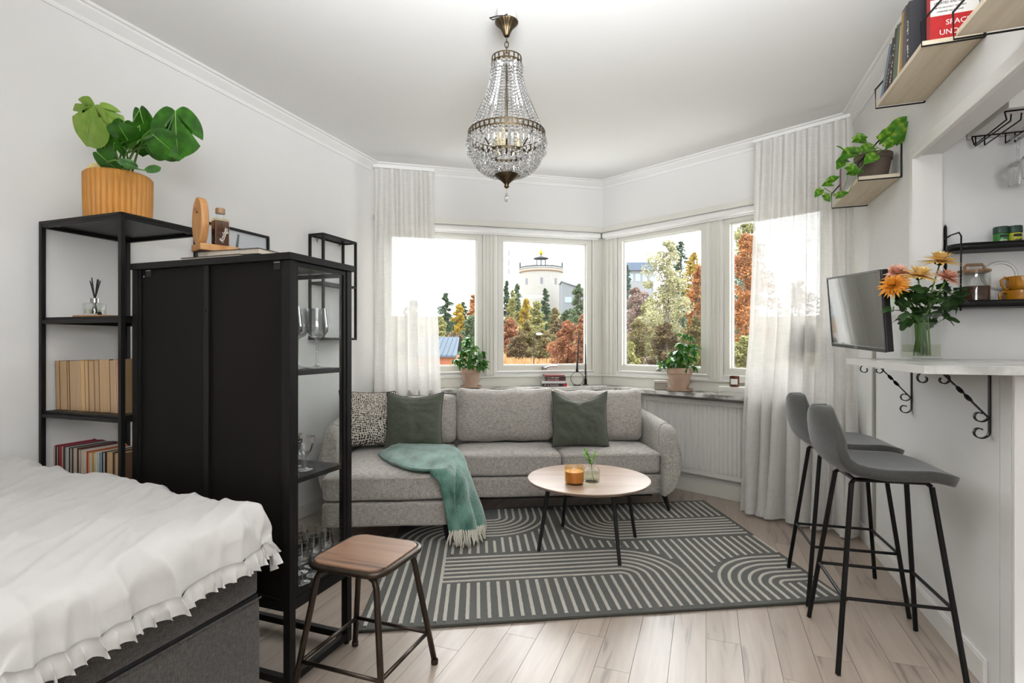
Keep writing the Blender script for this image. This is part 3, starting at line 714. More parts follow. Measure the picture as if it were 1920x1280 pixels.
for k in range(5):
    a = rn.uniform(0, 6.28); lean = rn.uniform(.15, .5); top = Vector((cos(a)*lean*.11, sin(a)*lean*.06, .15+rn.uniform(0, .05)))
    b0 = Vector((-cos(a)*.012, -sin(a)*.012, .012)); pts = [b0, b0.lerp(top, .5)*Vector((1, 1, 1))[0], top]
    pts = [b0, Vector((b0.x*.1+top.x*.12, b0.y*.1+top.y*.12, .10)), top]; st.tube(pts, .0012, 5)
    for j in range(9):
        t = j/8; p = pts[1].lerp(top, t); sd_ = -1 if j % 2 else 1
        d = (cos(a+sd_*1.2), sin(a+sd_*1.2), .5)
        vs, fs = leafshape(rn.uniform(.022, .032), .013, .3, .1, 4); lf.add(vs, fs, orient(d, p, rn.uniform(-.5, .5)))
st.build('stem', 'sprig_leaf', vs_); tag(lf.build('leaves', 'sprig_leaf', vs_, smooth=True), kind='stuff')
# ================================================================ RUG
NL = Vector((-.636, 2.177)); EU = Vector((2.171, .271)); EV = Vector((-.1, 1.538)); RU, RV = EU.length, EV.length
def rug(u, v, z=0): q = NL+EU*(u/RU)+EV*(v/RV); return (q.x, q.y, z)
mat('rug_green', '45443a', 1, var=.22, scale=120, bump=1.0, bscale=350, sheen=.3); mat('rug_cream', 'dfd8ca', 1, var=.12, scale=150, bump=1.0, bscale=350, sheen=.3)
mat('rug_edge', '43423a', 1)
g = MB()
def rf(u, v): return rug(u*RU, v*RV, .0105+.0012*nz(u*60, v*40))
g.grid(rf, 60, 40)
c4 = [rug(0, 0), rug(RU, 0), rug(RU, RV), rug(0, RV)]
g.add([*c4, *[(p[0], p[1], .0105) for p in c4]], [(3, 2, 1, 0), (0, 1, 5, 4), (1, 2, 6, 5), (2, 3, 7, 6), (3, 0, 4, 7)])
rg = g.build('patterned_rug', 'rug_green'); tag(rg, 'olive green rug with cream lines and arcs under the coffee table', 'rug')
MB().tube([(p[0], p[1], .0065) for p in (rug(.0, .0), rug(RU, 0), rug(RU, RV), rug(0, RV))], .0062, 6, closed=True).build('bound_edge', 'rug_edge', rg)
S = .048; lines = []
def line(p0, p1, keep=lambda u, v: True):
    n = max(2, int(((p1[0]-p0[0])**2+(p1[1]-p0[1])**2)**.5/.012)); cur = []
    for i in range(n+1):
        u = p0[0]+(p1[0]-p0[0])*i/n; v = p0[1]+(p1[1]-p0[1])*i/n
        if keep(u, v): cur.append((u, v))
        else:
            if len(cur) > 2: lines.append(cur)
            cur = []
    if len(cur) > 2: lines.append(cur)
def arc(c, r_, a0, a1, n=24): return [(c[0]+r_*cos(a0+(a1-a0)*i/n), c[1]+r_*sin(a0+(a1-a0)*i/n)) for i in range(n+1)]
R0 = [.045+S*k for k in range(7)]
c1 = (1.22, .36)
for r_ in R0: lines.append([(.32+i*(c1[0]-.32)/60, c1[1]+r_) for i in range(60)]+arc(c1, r_, pi/2, 0)+[(c1[0]+r_, c1[1]*(1-i/20)+.03*i/20) for i in range(1, 21)])
c2 = (.36, .96); c3 = (.60, 1.34)
for k, r_ in enumerate(R0):
    r3 = .045+S*(6-k); vv = c2[1]+r_
    lines.append([(c2[0]-r_, .03+(c2[1]-.03)*i/60) for i in range(60)]+arc(c2, r_, pi, pi/2)+[(c2[0]+(c3[0]-c2[0])*i/10, vv+((c3[1]-r3)-vv)*i/10) for i in range(1, 10)]+arc(c3, r3, -pi/2, 0)+[(c3[0]+r3, c3[1]+(1.52-c3[1])*i/12) for i in range(1, 13)])
for k in range(19): line((.355+k*S, .03), (.355+k*S, .375), lambda u, v: (u < c1[0] or True))
c4_ = (1.38, 1.20)
for r_ in R0: lines.append([(c4_[0]-r_, 1.52-(1.52-c4_[1])*i/20) for i in range(20)]+arc(c4_, r_, pi, 1.5*pi)+[(c4_[0]+(2.165-c4_[0])*i/50, c4_[1]-r_) for i in range(1, 51)])
for k in range(17): line((c4_[0]+k*S, 1.19), (c4_[0]+k*S, 1.52))
c5 = (2.02, .17)
for r_ in R0: lines.append([(c5[0]-r_, .03+(c5[1]-.03)*i/10) for i in range(10)]+arc(c5, r_, pi, pi/2)+[(c5[0]+(2.165-c5[0])*i/12, c5[1]+r_) for i in range(1, 13)])
for k in range(4): line((c5[0]+k*S, .03), (c5[0]+k*S, .18))
D = lambda u, v, c: ((u-c[0])**2+(v-c[1])**2)**.5
def keep(u, v):
    if u < 1.22 and v < .73: return False
    if D(u, v, c1) < .375 and u >= c1[0]: return False
    if u < 1.60 and v < .36: return False
    if u > c5[0] and v < .545: return False
    if D(u, v, c5) < .363: return False
    if u > 1.64 and v < .17: return u < 1.66
    if D(u, v, c3) < .375 or (u < c3[0]+.375 and v > c3[1]): return False
    if u < .60 and v > .93: return False
    if D(u, v, c4_) < .38 or (u > c4_[0]-.38 and v > c4_[1]) or (u > c4_[0] and v > .815): return False
    return True
for k in range(39): line((.355+k*S, .03), (.355+k*S, 1.52), keep)
sb_ = MB(); rn = random.Random(9)
for ln in lines:
    n = len(ln); vs = []; fs = []
    for i, (u, v) in enumerate(ln):
        a = ln[min(i+1, n-1)]; b = ln[max(i-1, 0)]; tx, ty = a[0]-b[0], a[1]-b[1]; l = (tx*tx+ty*ty)**.5 or 1
        h = .0078+.0012*nz(u*70, v*70); ox, oy = -ty/l*h, tx/l*h; j = .0012*nz(u*50+9, v*50)
        vs += [rug(u-ox*1.1+j, v-oy*1.1, .010), rug(u-ox*.8+j, v-oy*.8, .0138), rug(u+ox*.8+j, v+oy*.8, .0138), rug(u+ox*1.1+j, v+oy*1.1, .010)]
    for i in range(n-1):
        for j in range(3): fs.append((4*i+j, 4*i+j+1, 4*i+4+j+1, 4*i+4+j))
    sb_.add(vs, fs)
tag(sb_.build('cream_lines', 'rug_cream', rg), 'cream pile lines and arcs', kind='stuff')
# ================================================================ BAR STOOLS
def bar_stool():
    t = thing('bar_stool', 'x', 'bar stool', (0, 0, 0), 0, 'bar stools')
    prof = [(-.220, .925, .012), (-.2225, .921, .060), (-.224, .907, .098), (-.222, .875, .138), (-.215, .83, .172), (-.202, .785, .188), (-.180, .745, .198), (-.145, .718, .204), (-.095, .704, .208), (-.03, .698, .208), (.05, .699, .203), (.12, .701, .190), (.175, .697, .168), (.203, .689, .13), (.214, .682, .06)]
    def fn(u, v):
        x = v*(len(prof)-1); i = min(int(x), len(prof)-2); f = x-i
        a, b = prof[i], prof[i+1]; p = [a[k]+(b[k]-a[k])*f for k in range(3)]
        s_ = 2*u-1; bk = max(0, min(1, (p[1]-.70)/.14)); 
        side = abs(s_)**2.2
        return (p[0]+.055*side*bk, s_*p[2]*(1-.04*side), p[1]+.022*side*(1-bk)*(1 if p[0] < .1 else max(0, 1-(p[0]-.1)/.11))-.0*bk)
    s_ = MB().grid(fn, 20, 39).build('seat_shell', 'stool_cloth', t, smooth=True, solid=.040)
    md = s_.modifiers.new('s', 'SUBSURF'); md.levels = 1; md.render_levels = 1
    feet = ((-.199, -.208), (.192, -.209), (.203, .205), (-.19, .212)); tops = ((-.125, -.105), (.135, -.092), (.125, .092), (-.125, .085))
    for (fx, fy), (tx, ty) in zip(feet, tops):
        MB().tube([(fx, fy, .004), (tx, ty, .664)], .0095, 10).build('leg', 'black_metal', t, smooth=True, angle=40)
    ZF = .26
    at = [(fx+(tx-fx)*ZF/.66, fy+(ty-fy)*ZF/.66, ZF) for (fx, fy), (tx, ty) in zip(feet, tops)]
    for i in range(4):
        MB().tube([at[i], at[(i+1) % 4]], .0065, 8).build('footrest', 'black_metal', t, smooth=True, angle=40)
    b = MB()
    for i in range(4): b.tube([(*tops[i], .664), (tops[i][0]*.9, tops[i][1]*.9, .676), (tops[(i+1) % 4][0]*.9, tops[(i+1) % 4][1]*.9, .676), (*tops[(i+1) % 4], .664)], .008, 8)
    b.build('under_frame', 'black_metal', t, smooth=True)
    return t
RS = atan2(-.267, .964)
bs = bar_stool(); bs.location = (1.41, 2.05, 0); bs.rotation_euler = (0, 0, RS); bs['label'] = 'grey upholstered bar stool with thin black legs, the nearer of the two at the bar'
copy_tree(bs, (1.575, 2.54, 0), RS, 'grey upholstered bar stool with thin black legs, the farther one, next to the curtain')
# ================================================================ LOW STOOL
ls = thing('wooden_stool', 'low stool with a square wooden seat and bronze tube legs beside the glass cabinet', 'stool', (-.508, 1.873, 0), TH)
def rrect(h, r_, n=6, hy=None):
    hy = hy or h; out = []
    for (cx, cy, a0) in ((h-r_, hy-r_, 0), (-h+r_, hy-r_, pi/2), (-h+r_, -hy+r_, pi), (h-r_, -hy+r_, 1.5*pi)):
        for i in range(n+1): a = a0+pi/2*i/n; out.append((cx+r_*cos(a), cy+r_*sin(a)))
    return out
MB().prism(rrect(.138, .05), .438, .455).build('seat_board', 'seat_wood', ls, bevel=.003)
MB().tube([(x, y, .441) for x, y in rrect(.146, .056)], .011, 8, closed=True).build('seat_rim', 'bronze_tube', ls, smooth=True)
MB().prism(rrect(.13, .05), .430, .438).build('seat_pan', 'bronze_tube', ls)
for sy in (-1, 1):
    ft = [(-.175, sy*.168), (.175, sy*.168)]; pts = []
    a = Vector((-.175, sy*.168, .008)); b = Vector((-.118, sy*.118, .39)); c = Vector((-.085, sy*.112, .424))
    pts = [a, a.lerp(b, .5), b, Vector((-.108, sy*.115, .413)), c]
    pts += [Vector((-p.x, p.y, p.z)) for p in reversed(pts)]
    MB().tube(pts, .0105, 10).build('leg_frame', 'bronze_tube', ls, smooth=True)
    for x in (-.175, .175): MB().lathe([(.0, 0), (.013, 0), (.0135, .014), (.0115, .018)], 12, (x, sy*.168, 0), cap=False).build('foot_cap', 'bronze_tube', ls, smooth=True)
zc = .12; k = .155
for (p, q) in (((-k, -.152), (k, -.152)), ((k, -.152), (k, .152)), ((k, .152), (-k, .152)), ((-k, .152), (-k, -.152))):
    MB().tube([(*p, zc), (*q, zc)], .007, 8).build('stretcher', 'bronze_tube', ls, smooth=True)
# ================================================================ BED
bd = thing('divan_bed', 'dark grey fabric divan bed filling the left foreground', 'bed', (-.80, 1.70, 0), TH)
Lb, Wb = 1.95, 1.22
MB().soft(Wb/2, Lb/2, .18, .012, 16, lambda q, p: wob(q, p, .002), T(-Wb/2, -Lb/2, .20)).build('base_box', 'bed_cloth', bd, smooth=True, angle=60)
MB().soft(Wb/2-.004, Lb/2-.004, .115, .014, 16, lambda q, p: wob(q, p, .002), T(-Wb/2, -Lb/2, .50)).build('mattress', 'bed_cloth', bd, smooth=True, angle=60)
MB().box(-Wb+.01, -.006, -Lb+.01, -.006, .375, .388).build('joint_strip', 'black_soft', bd)
MB().tube([(-.0, 0, .375), (.0, -Lb, .375)], .003, 6).build('seam', 'bed_cloth', bd)
for x in (-.08, -Wb+.08):
    for y in (-.08, -Lb+.08): MB().lathe([(0, 0), (.025, 0), (.025, .03)], 16, (x, y, 0), cap=False).build('foot', 'black_soft', bd)
# duvet
RR = .085; XE, YE = -.055, -.045; UX, UY = .128, .125
def duv(x0, y0):
    hang = .03*nz(y0*2.2, 4.4)+.015*nz(y0*6, 1)
    ox = max(0, x0-XE); oy = max(0, y0-YE); o = sqrt(ox*ox+oy*oy)
    x, y = min(x0, XE), min(y0, YE)
    top = .675+.03*sin(pi*min(1, max(0, (x0+Wb)/Wb)))*.6
    # puffs and creases
    top += .030*nz(x0*2.1, y0*1.7, .3)+.014*nz(x0*6+y0*3, y0*5, 2.)+.013*(1-abs(nz(x0*7+y0*4, y0*3, 5.)))**4-.008+.006*(1-abs(nz(x0*16+y0*7, y0*6, 6.)))**3
    ang = x0*.6-y0*.8
    top += .010*(1-abs(nz(x0*4.5+y0*2.2, y0*1.6-x0, 8.)))**6
    top += .055*max(0, min(1, (-x0-.85)/.35))*max(0, min(1, (y0+.9)/.5))       # raised towards the wall corner
    dz = 0
    if o > 0:
        dx, dy = ox/o, oy/o; arcl = RR*pi/2
        if o < arcl: a = o/RR; h = RR*sin(a); dz = -RR*(1-cos(a))
        else: h = RR+(o-arcl)*.12; dz = -RR-(o-arcl)
        k_ = min(1, o/.12)
        fold = .010*sin(y0*34+3*nz(y0*3, 1))*dx*dx+.010*sin(x0*36)*dy*dy
        h += fold*k_+.012*nz(x0*7, y0*7, 9)*k_+.022*(1-abs(nz(y0*11, x0*3, 2.)))**4*dx*k_
        x += dx*h; y += dy*h
    return Vector((x, y, top+dz))
def dfn(u, v): return duv(-Wb+(Wb+UX)*u**.9, -1.9+(1.9+UY)*v**.85)
dv_ = MB().grid(dfn, 200, 280).build('duvet', 'cotton', smooth=True)
dv_.location = (-.80, 1.70, 0); dv_.rotation_euler = (0, 0, TH)
tag(dv_, 'rumpled white cotton duvet with a frilled edge spread over the grey bed', 'duvet')
b = MB(); path = [(UX, -1.9+(1.9+UY)*i/360) for i in range(361)]+[(UX-(Wb+UX)*i/150, UY) for i in range(1, 151)]
path = [tuple(path[int(q_)][k_]+(path[min(int(q_)+1, len(path)-1)][k_]-path[int(q_)][k_])*(q_-int(q_)) for k_ in (0, 1)) for q_ in [i*.4 for i in range(int((len(path)-1)/.4))]]
vs = []; fs = []; rn = random.Random(2); ph = 0
for i, (x0, y0) in enumerate(path):
    p = duv(x0, y0); nrm = Vector((1, 0, 0)) if i < 875 else (Vector((.7, .7, 0)) if i < 930 else Vector((0, 1, 0)))
    tn = Vector((0, 1, 0)) if i < 900 else Vector((-1, 0, 0))
    ph += .45+.4*nz(i*.05, 3); wv = sin(ph)*(.7+.5*nz(i*.045, 8)); dp = .042+.012*nz(i*.03, 7)
    for j, t in enumerate((-.15, 0, .35, .7, 1)):
        q = p + nrm*((.004 if j == 1 else .008)+.016*t*wv*(1 if j > 1 else .25)+.014*max(0, t)) + tn*(.008*t*cos(ph)) + Vector((0, 0, -dp*t+.003*t*nz(i*.3, t)))
        vs.append(q)
n = len(path)
for i in range(n-1):
    for j in range(4): fs.append((i*5+j, (i+1)*5+j, (i+1)*5+j+1, i*5+j+1))
b.add(vs, fs).build('ruffle', 'cotton', dv_, smooth=True)
# ================================================================ KITCHEN NOOK SHELL
kb = MB().box(0, 1.62, -3.6, 0, ZH+.16, ZH+.26, F_K.M).box(1.6, 1.7, -3.6, .12, -.06, CEIL+.1, F_K.M)
struct(kb.build('wall_kitchen_side', 'wall_paint'))
struct(MB().box(.12, 1.6, -3.7, -3.6, -.06, CEIL+.1, F_K.M).build('wall_kitchen_back', 'wall_paint'))
struct(MB().box(.0, 1.6, -3.6, 0, -.06, 0, F_K.M).build('floor_kitchen', 'floor_wood'))
# ================================================================ BAR TOP
P1, P2 = Vector((1.611, 2.570)), Vector((1.293, 1.672))
mm, N, L_, Pb = newmat('stone_laminate'); MATS['stone_laminate'] = mm
tcn = N.new('ShaderNodeTexCoord'); n1 = N.new('ShaderNodeTexNoise'); n1.inputs['Scale'].default_value = 9; n1.inputs['Detail'].default_value = 8; n1.inputs['Distortion'].default_value = .6
r = N.new('ShaderNodeValToRGB'); e = r.color_ramp.elements; e[0].position = .35; e[0].color = (*rgb('a9a7a2'), 1); e[1].position = .62; e[1].color = (*rgb('cfccc8'), 1)
L_.new(tcn.outputs['Object'], n1.inputs['Vector']); L_.new(n1.outputs['Fac'], r.inputs[0]); L_.new(r.outputs[0], Pb.inputs['Base Color']); Pb.inputs['Roughness'].default_value = .22
w1_ = F_R.pt(F_R.s_at(0) if False else 0, 0)
def sproj(p): return (Vector((p.x, p.y))-F_R.o).dot(F_R.d)
sP1, sP2 = sproj(P1), sproj(P2)
dpt = -(P1-F_R.o).dot(F_R.n)
poly = [(sP1, -dpt), (sP2, -dpt), (sP2, 1.3), (s1+.002, 1.3), (s1+.012, WT), (s1+.012, -.001), (sP1, -.001)]
t = thing('bar_counter', 'grey stone-look bar counter along the right wall, running on through the kitchen opening', 'counter', (0, 0, 0))
q = MB().prism(poly[::-1], ZC+.001, ZC+.028, F_R.M).build('worktop', 'stone_laminate', t, bevel=.0015)
MB().box(sP1, sP2, -dpt-.001, -dpt+.0005, ZC+.001, ZC+.028, F_R.M).build('edge_strip', mat('edge_light', 'c9c7c1', .4, var=.04), t)
# scrolled iron brackets
def spiral(c, r0, turns, a0, sg=1, n=22):
    return [(c[0]+r0*(1-.62*i/n)*cos(a0+sg*2*pi*turns*i/n), c[1]+r0*(1-.62*i/n)*sin(a0+sg*2*pi*turns*i/n)) for i in range(n+1)]
def bracket(s_, label):
    # local frame: x away from the wall, z up; hangs under the counter
    p = F_R.pt(s_, -.0, ZC)
    b = thing('scroll_bracket', label, 'bracket', p, atan2(-F_R.n.y, -F_R.n.x), 'scroll brackets under the bar')
    fl = .0035; Wd = .014
    def strip(pts, nm, tw=None):
        vs = []; fs = []; n = len(pts)
        for i, (x, z) in enumerate(pts):
            a = pts[min(i+1, n-1)]; c = pts[max(i-1, 0)]; tx, tz = a[0]-c[0], a[1]-c[1]; l = sqrt(tx*tx+tz*tz) or 1
            nx, nz_ = -tz/l, tx/l; th_ = tw[i] if tw else 0
            for (u, v) in ((-Wd/2, -fl/2), (Wd/2, -fl/2), (Wd/2, fl/2), (-Wd/2, fl/2)):
                y = u*cos(th_)-v*sin(th_); q = u*sin(th_)+v*cos(th_); vs.append((x+nx*q, y, z+nz_*q))
        for i in range(n-1):
            for j in range(4): fs.append((4*i+j, 4*i+(j+1) % 4, 4*i+4+(j+1) % 4, 4*i+4+j))
        fs += [(0, 1, 2, 3), tuple(4*n-4+k for k in (3, 2, 1, 0))]
        MB().add(vs, fs).build(nm, 'black_metal', b)
    strip([(.003, -.002), (.003, -.20)]+[(x, z) for x, z in spiral((.029, -.205), .026, .86, pi, 1)], 'wall_bar')
    strip([(.003, -.003), (.19, -.003)]+[(x, z) for x, z in spiral((.19, -.026), .022, .86, pi/2, -1)], 'top_bar')
    d0, d1 = (.135, -.006), (.006, -.155); n = 40
    mid = [(d0[0]+(d1[0]-d0[0])*i/n, d0[1]+(d1[1]-d0[1])*i/n) for i in range(n+1)]
    sp0 = spiral((.133, -.028), .022, .86, pi/2, 1)[::-1]; sp1 = spiral((.029, -.150), .024, .86, pi, 1)
    pts = sp0+mid[1:]+sp1[1:]
    tw = [0]*len(sp0)+[2*pi*max(0, min(1, (i/n-.28)/.36)) for i in range(1, n+1)]+[2*pi]*(len(sp1)-1)
    strip(pts, 'twisted_brace', tw)
bracket(sR(1710), 'black wrought-iron scroll bracket under the bar, the one nearer the window')
bracket(sR(1857), 'black wrought-iron scroll bracket under the bar, the one nearer the white end panel')
# ================================================================ TV
def tvp(px, py, Y): return P(px, py, Y)
a, b_, c_, d_ = tvp(1549, 522, 2.70), tvp(1648, 505, 2.2), tvp(1663, 661, 2.2), tvp(1561, 648, 2.70)
cx = (a+b_+c_+d_)/4; xr = ((b_+c_)/2-(a+d_)/2); W = xr.length; xr.normalize(); zr = ((a+b_)/2-(c_+d_)/2); Hh = zr.length; zr = (zr-xr*zr.dot(xr)).normalized(); yr = zr.cross(xr)
tv = thing('television', 'small flat-screen television on a wall arm beside the right curtain', 'television', cx)
tv.matrix_world = Matrix.Translation(cx) @ Matrix((xr, yr, zr)).transposed().to_4x4()
MB().box(-W/2, W/2, .004, .032, -Hh/2, Hh/2).build('casing', mat('tv_black', '141414', .35), tv, bevel=.004)
MB().soft(W*.36, .018, Hh*.36, .012, 8, None, T(0, .044, -.03)).build('rear_housing', 'tv_black', tv, smooth=True)
g = MB().box(-W/2, W/2, -.001, .004, Hh/2-.008, Hh/2).box(-W/2, W/2, -.001, .004, -Hh/2, -Hh/2+.016).box(-W/2, -W/2+.008, -.001, .004, -Hh/2, Hh/2).box(W/2-.008, W/2, -.001, .004, -Hh/2, Hh/2)
g.build('bezel', mat('tv_bezel', '2b2a2a', .25), tv, bevel=.001)
MB().box(-W/2+.008, W/2-.008, .0012, .004, -Hh/2+.016, Hh/2-.008).build('screen', mat('tv_glass', '0b0c0e', .09, var=0, spec=1.0, coat=1), tv)
MB().box(-.016, .016, -.0018, 0, -Hh/2+.005, -Hh/2+.009).build('badge', 'steel', tv)
wa = F_R.pt(sR(1640)-.0, 0, cx.z); Mi = tv.matrix_world.inverted()
am = MB().box(-.05, .05, .060, .066, -.05, .05)
q0 = Vector((0, .062, 0)); q2 = Mi @ Vector((wa.x-.015, wa.y, cx.z)); q1 = (q0+q2)/2+Vector((.05, .0, 0))
am.tube([q0, q1, q2], .012, 8); am.build('wall_arm', 'black_metal', tv)
wp = F_R.pt(sR(1640), 0, cx.z)
# ================================================================ WALL SHELVES (birch board, black wire brackets)
def wshelf(px_end, s0, s1_, z, label, brackets=2):
    t = thing('wall_shelf', label, 'shelf', F_R.pt(s0, 0, z), F_R.rz+pi, 'birch wall shelves on black brackets')
    # local: x runs back towards the window (-), y negative = away from wall after the turn -> use +y into room
    L = s1_-s0
    MB().box(-L+.006, -.006, .004, .182, .004, .022).build('shelf_board', 'pale_birch', t, bevel=.001)
    for x in (-.0, -L):
        b = MB(); r_ = .0035
        pts = [(x, .003, .0), (x, .186, .0), (x, .188, .085), (x, .05, .245), (x, .03, .257), (x, .003, .257)]
        b.tube(pts, r_, 6); b.tube([(x, .003, 0), (x, .003, .26)], .0045, 6)
        b.build('bracket', 'black_metal', t)
    return t
SH = [(sR(1735), sR(1849), 2.243), (sR(1930), sR(1930)+.55, 2.13), (sR(1627), sR(1691.6), 2.0)]
wshelf(0, SH[0][0], SH[0][1], SH[0][2], 'birch wall shelf crowded with books high on the right wall, just past the pass-through header')
wshelf(0, SH[1][0], SH[1][1], SH[1][2], 'birch wall shelf cut off by the top right corner of the photo')
wshelf(0, SH[2][0], SH[2][1], SH[2][2], 'birch wall shelf carrying the trailing plant beside the right curtain')
# ---------------------------------------------------------------- books
def worn_title(L_, sz, m, M, parent, seed=1):
    # spine lettering too small to read in the photo: a row of short strokes
    rn_ = random.Random(seed+int(L_*1e4)); b = MB(); x = 0
    while x < L_:
        w_ = sz*rn_.uniform(.35, .6); h_ = sz*rn_.choice((.55, .7, .7))
        if rn_.random() > .14: b.box(x, x+w_*.3, 0, h_, 0, .0003).box(x+w_*.3, x+w_, h_*rn_.choice((0, .4, .78)), h_*rn_.choice((.22, .6, 1)), 0, .0003)
        x += w_+sz*.16
    return b.build('title', m, parent) if not b.v else MB().add(b.v, b.f, M).build('title', m, parent)
def book(label, M0, th_, dp, ht, cover, pages='paper_white', group=None, loc=(0, 0, 0), rz=0, rot=None, title=None, tcol='white_ink', rough=.55, hard=False, tsize=None):
    """local: x thickness, y depth (spine at y=0, fore edge at y=dp), z height; origin at the foot of the spine"""
    t = thing('book', label, 'book', loc, rz, group, rot)
    c = .0022 if hard else .001; o = .003 if hard else 0
    mc = cover if cover in MATS else mat('cover_'+cover, cover, rough, var=.06)
    if cover not in MATS: MATS[cover] = mc
    b = MB().box(-th_/2, -th_/2+c, 0, dp, 0, ht).box(th_/2-c, th_/2, 0, dp, 0, ht).box(-th_/2+c, th_/2-c, 0, c, 0, ht)
    b.build('cover', cover, t)
    MB().box(-th_/2+c, th_/2-c, c, dp-o-.001, o+.0005, ht-o-.0005).build('pages', pages, t)
    if title:
        sz = tsize or th_*.55
        # title runs up the spine (spine faces -y)
        M = Matrix.Translation((sz*.35, -.0006, ht*.10)) @ Matrix.Rotation(pi/2, 4, 'X') @ Matrix.Rotation(pi/2, 4, 'Z')
        worn_title(ht*.62, sz, tcol, M, t)
    return t
mat('white_ink', 'e8e4dc', .6, var=0); mat('black_ink', '201e1d', .6, var=0); mat('gold_ink', 'b89a5a', .5, var=0); mat('pink_ink', 'd9b9ae', .6, var=0)
# books on the high shelf; seen from below with their spines to the room
def shelf_books(si, items, grp, where):
    s0, s1_, z = SH[si]; rzz = F_R.rz
    x = s0
    for (gap, th_, dp, ht, col, pg, desc, lean, title, tc_) in items:
        x += gap+th_/2
        q = F_R.pt(x, -.176+max(0, .0), z+.0225)
        # spine to the room: local +y = towards the wall
        book(desc, None, th_, dp, ht, col, pg, grp, q, rzz, (0, lean, rzz), title, tc_)
        x += th_/2
g1 = 'books on the high shelf of the right wall'
shelf_books(0, [
 (.020, .032, .15, .22, '6f8296', 'paper_white', 'leaning blue-grey book at the far end of the high shelf', .62, None, 'white_ink'),
 (.020, .038, .15, .215, '2e2726', 'paper_white', 'dark leaning book with gilt spine lettering next to the blue-grey one', .56, 't', 'gold_ink'),
 (.020, .034, .155, .225, '3a2330', 'paper_white', 'plum-coloured book with white spine lettering on the high shelf', .42, 't', 'white_ink'),
 (.020, .050, .15, .215, '5a6650', 'paper_white', 'grey-green cloth-bound book on the high shelf', .26, None, 'gold_ink'),
 (.008, .020, .13, .19, 'cbbb9e', 'paper_white', 'cream book between the green and the ochre books', .22, None, 'white_ink'),
 (.004, .026, .15, .23, 'a8843f', 'paper_white', 'ochre book leaning on its neighbour on the high shelf', .14, None, 'white_ink'),
 (.008, .044, .16, .235, '5c5558', 'paper_white', 'thick grey-violet book on the high shelf', .0, None, 'white_ink'),
 (.002, .036, .15, .23, '2f2f33', 'paper_white', 'black book with a white title up the spine on the high shelf', .0, 't', 'white_ink'),
], g1, '')
# red book standing face out near the end of the high shelf
s0, s1_, z = SH[1]
for (th_, ww, ht, col, lab, off_, gap) in ((.03, .17, .24, 'c01a1d', 'red book with a white band reading updated and revised, cut off at the top right corner', .02, 0), ):
    pass
xr_ = SH[0][1]-.030
q = F_R.pt(xr_, -.012, SH[0][2]+.0225)
rb_ = thing('book', 'red book with a white band of print, face out by the top right corner', 'book', q, F_R.rz+pi/2, g1)
# faces the bed end: local -y points to the camera side, +x towards the wall
rb_.rotation_euler = (0, 0, atan2(F_R.n.y, F_R.n.x)); rb_.location = F_R.pt(xr_, -.150, SH[0][2]+.0225)
MB().box(0, .142, 0, .002, 0, .26).box(0, .142, .032, .034, 0, .26).box(0, .002, .002, .032, 0, .26).build('cover', mat('cover_red', 'ad1216', .4, var=.03), rb_)
MB().box(.002, .140, .002, .032, .002, .258).build('pages', 'paper_white', rb_)
MB().box(0, .142, -.0006, 0, .092, .150).build('white_band', mat('band_white', 'd8d4ce', .5, var=0), rb_)
Mx = lambda x, z: Matrix.Translation((x, -.0012, z)) @ Matrix.Rotation(pi/2, 4, 'X')
text('The Science of', .022, 'white_ink', Mx(.02, .172), rb_, shear=.3); text('UPDATED AND REVISED', .0125, 'black_ink', Mx(.010, .132), rb_, sx=.8)
text('FOR THE ARCHITECT, THE CLIENT', .007, 'black_ink', Mx(.008, .117), rb_, sx=.9); text('CONSUMER AND DESIGNER', .007, 'black_ink', Mx(.018, .103), rb_, sx=.9)
text('SPACE', .026, 'white_ink', Mx(.045, .056), rb_, shear=0); text('UNDER', .026, 'white_ink', Mx(.026, .022), rb_)
# small books on the plant shelf
s0, s1_, z = SH[2]
x = s0+.11
for (th_, ht, dp, col, lab) in ((.022, .175, .12, '2d4a6a', 'navy book beside the trailing plant pot'), (.02, .17, .115, 'a84a3c', 'brick-red book beside the trailing plant pot'), (.024, .18, .12, 'b9b6b2', 'pale grey book nearest the trailing plant pot')):
    x += th_/2; book(lab, None, th_, dp, ht, col, 'paper_white', 'books on the plant shelf', F_R.pt(x, -.168, z+.0225), F_R.rz, None, None); x += th_/2+.002
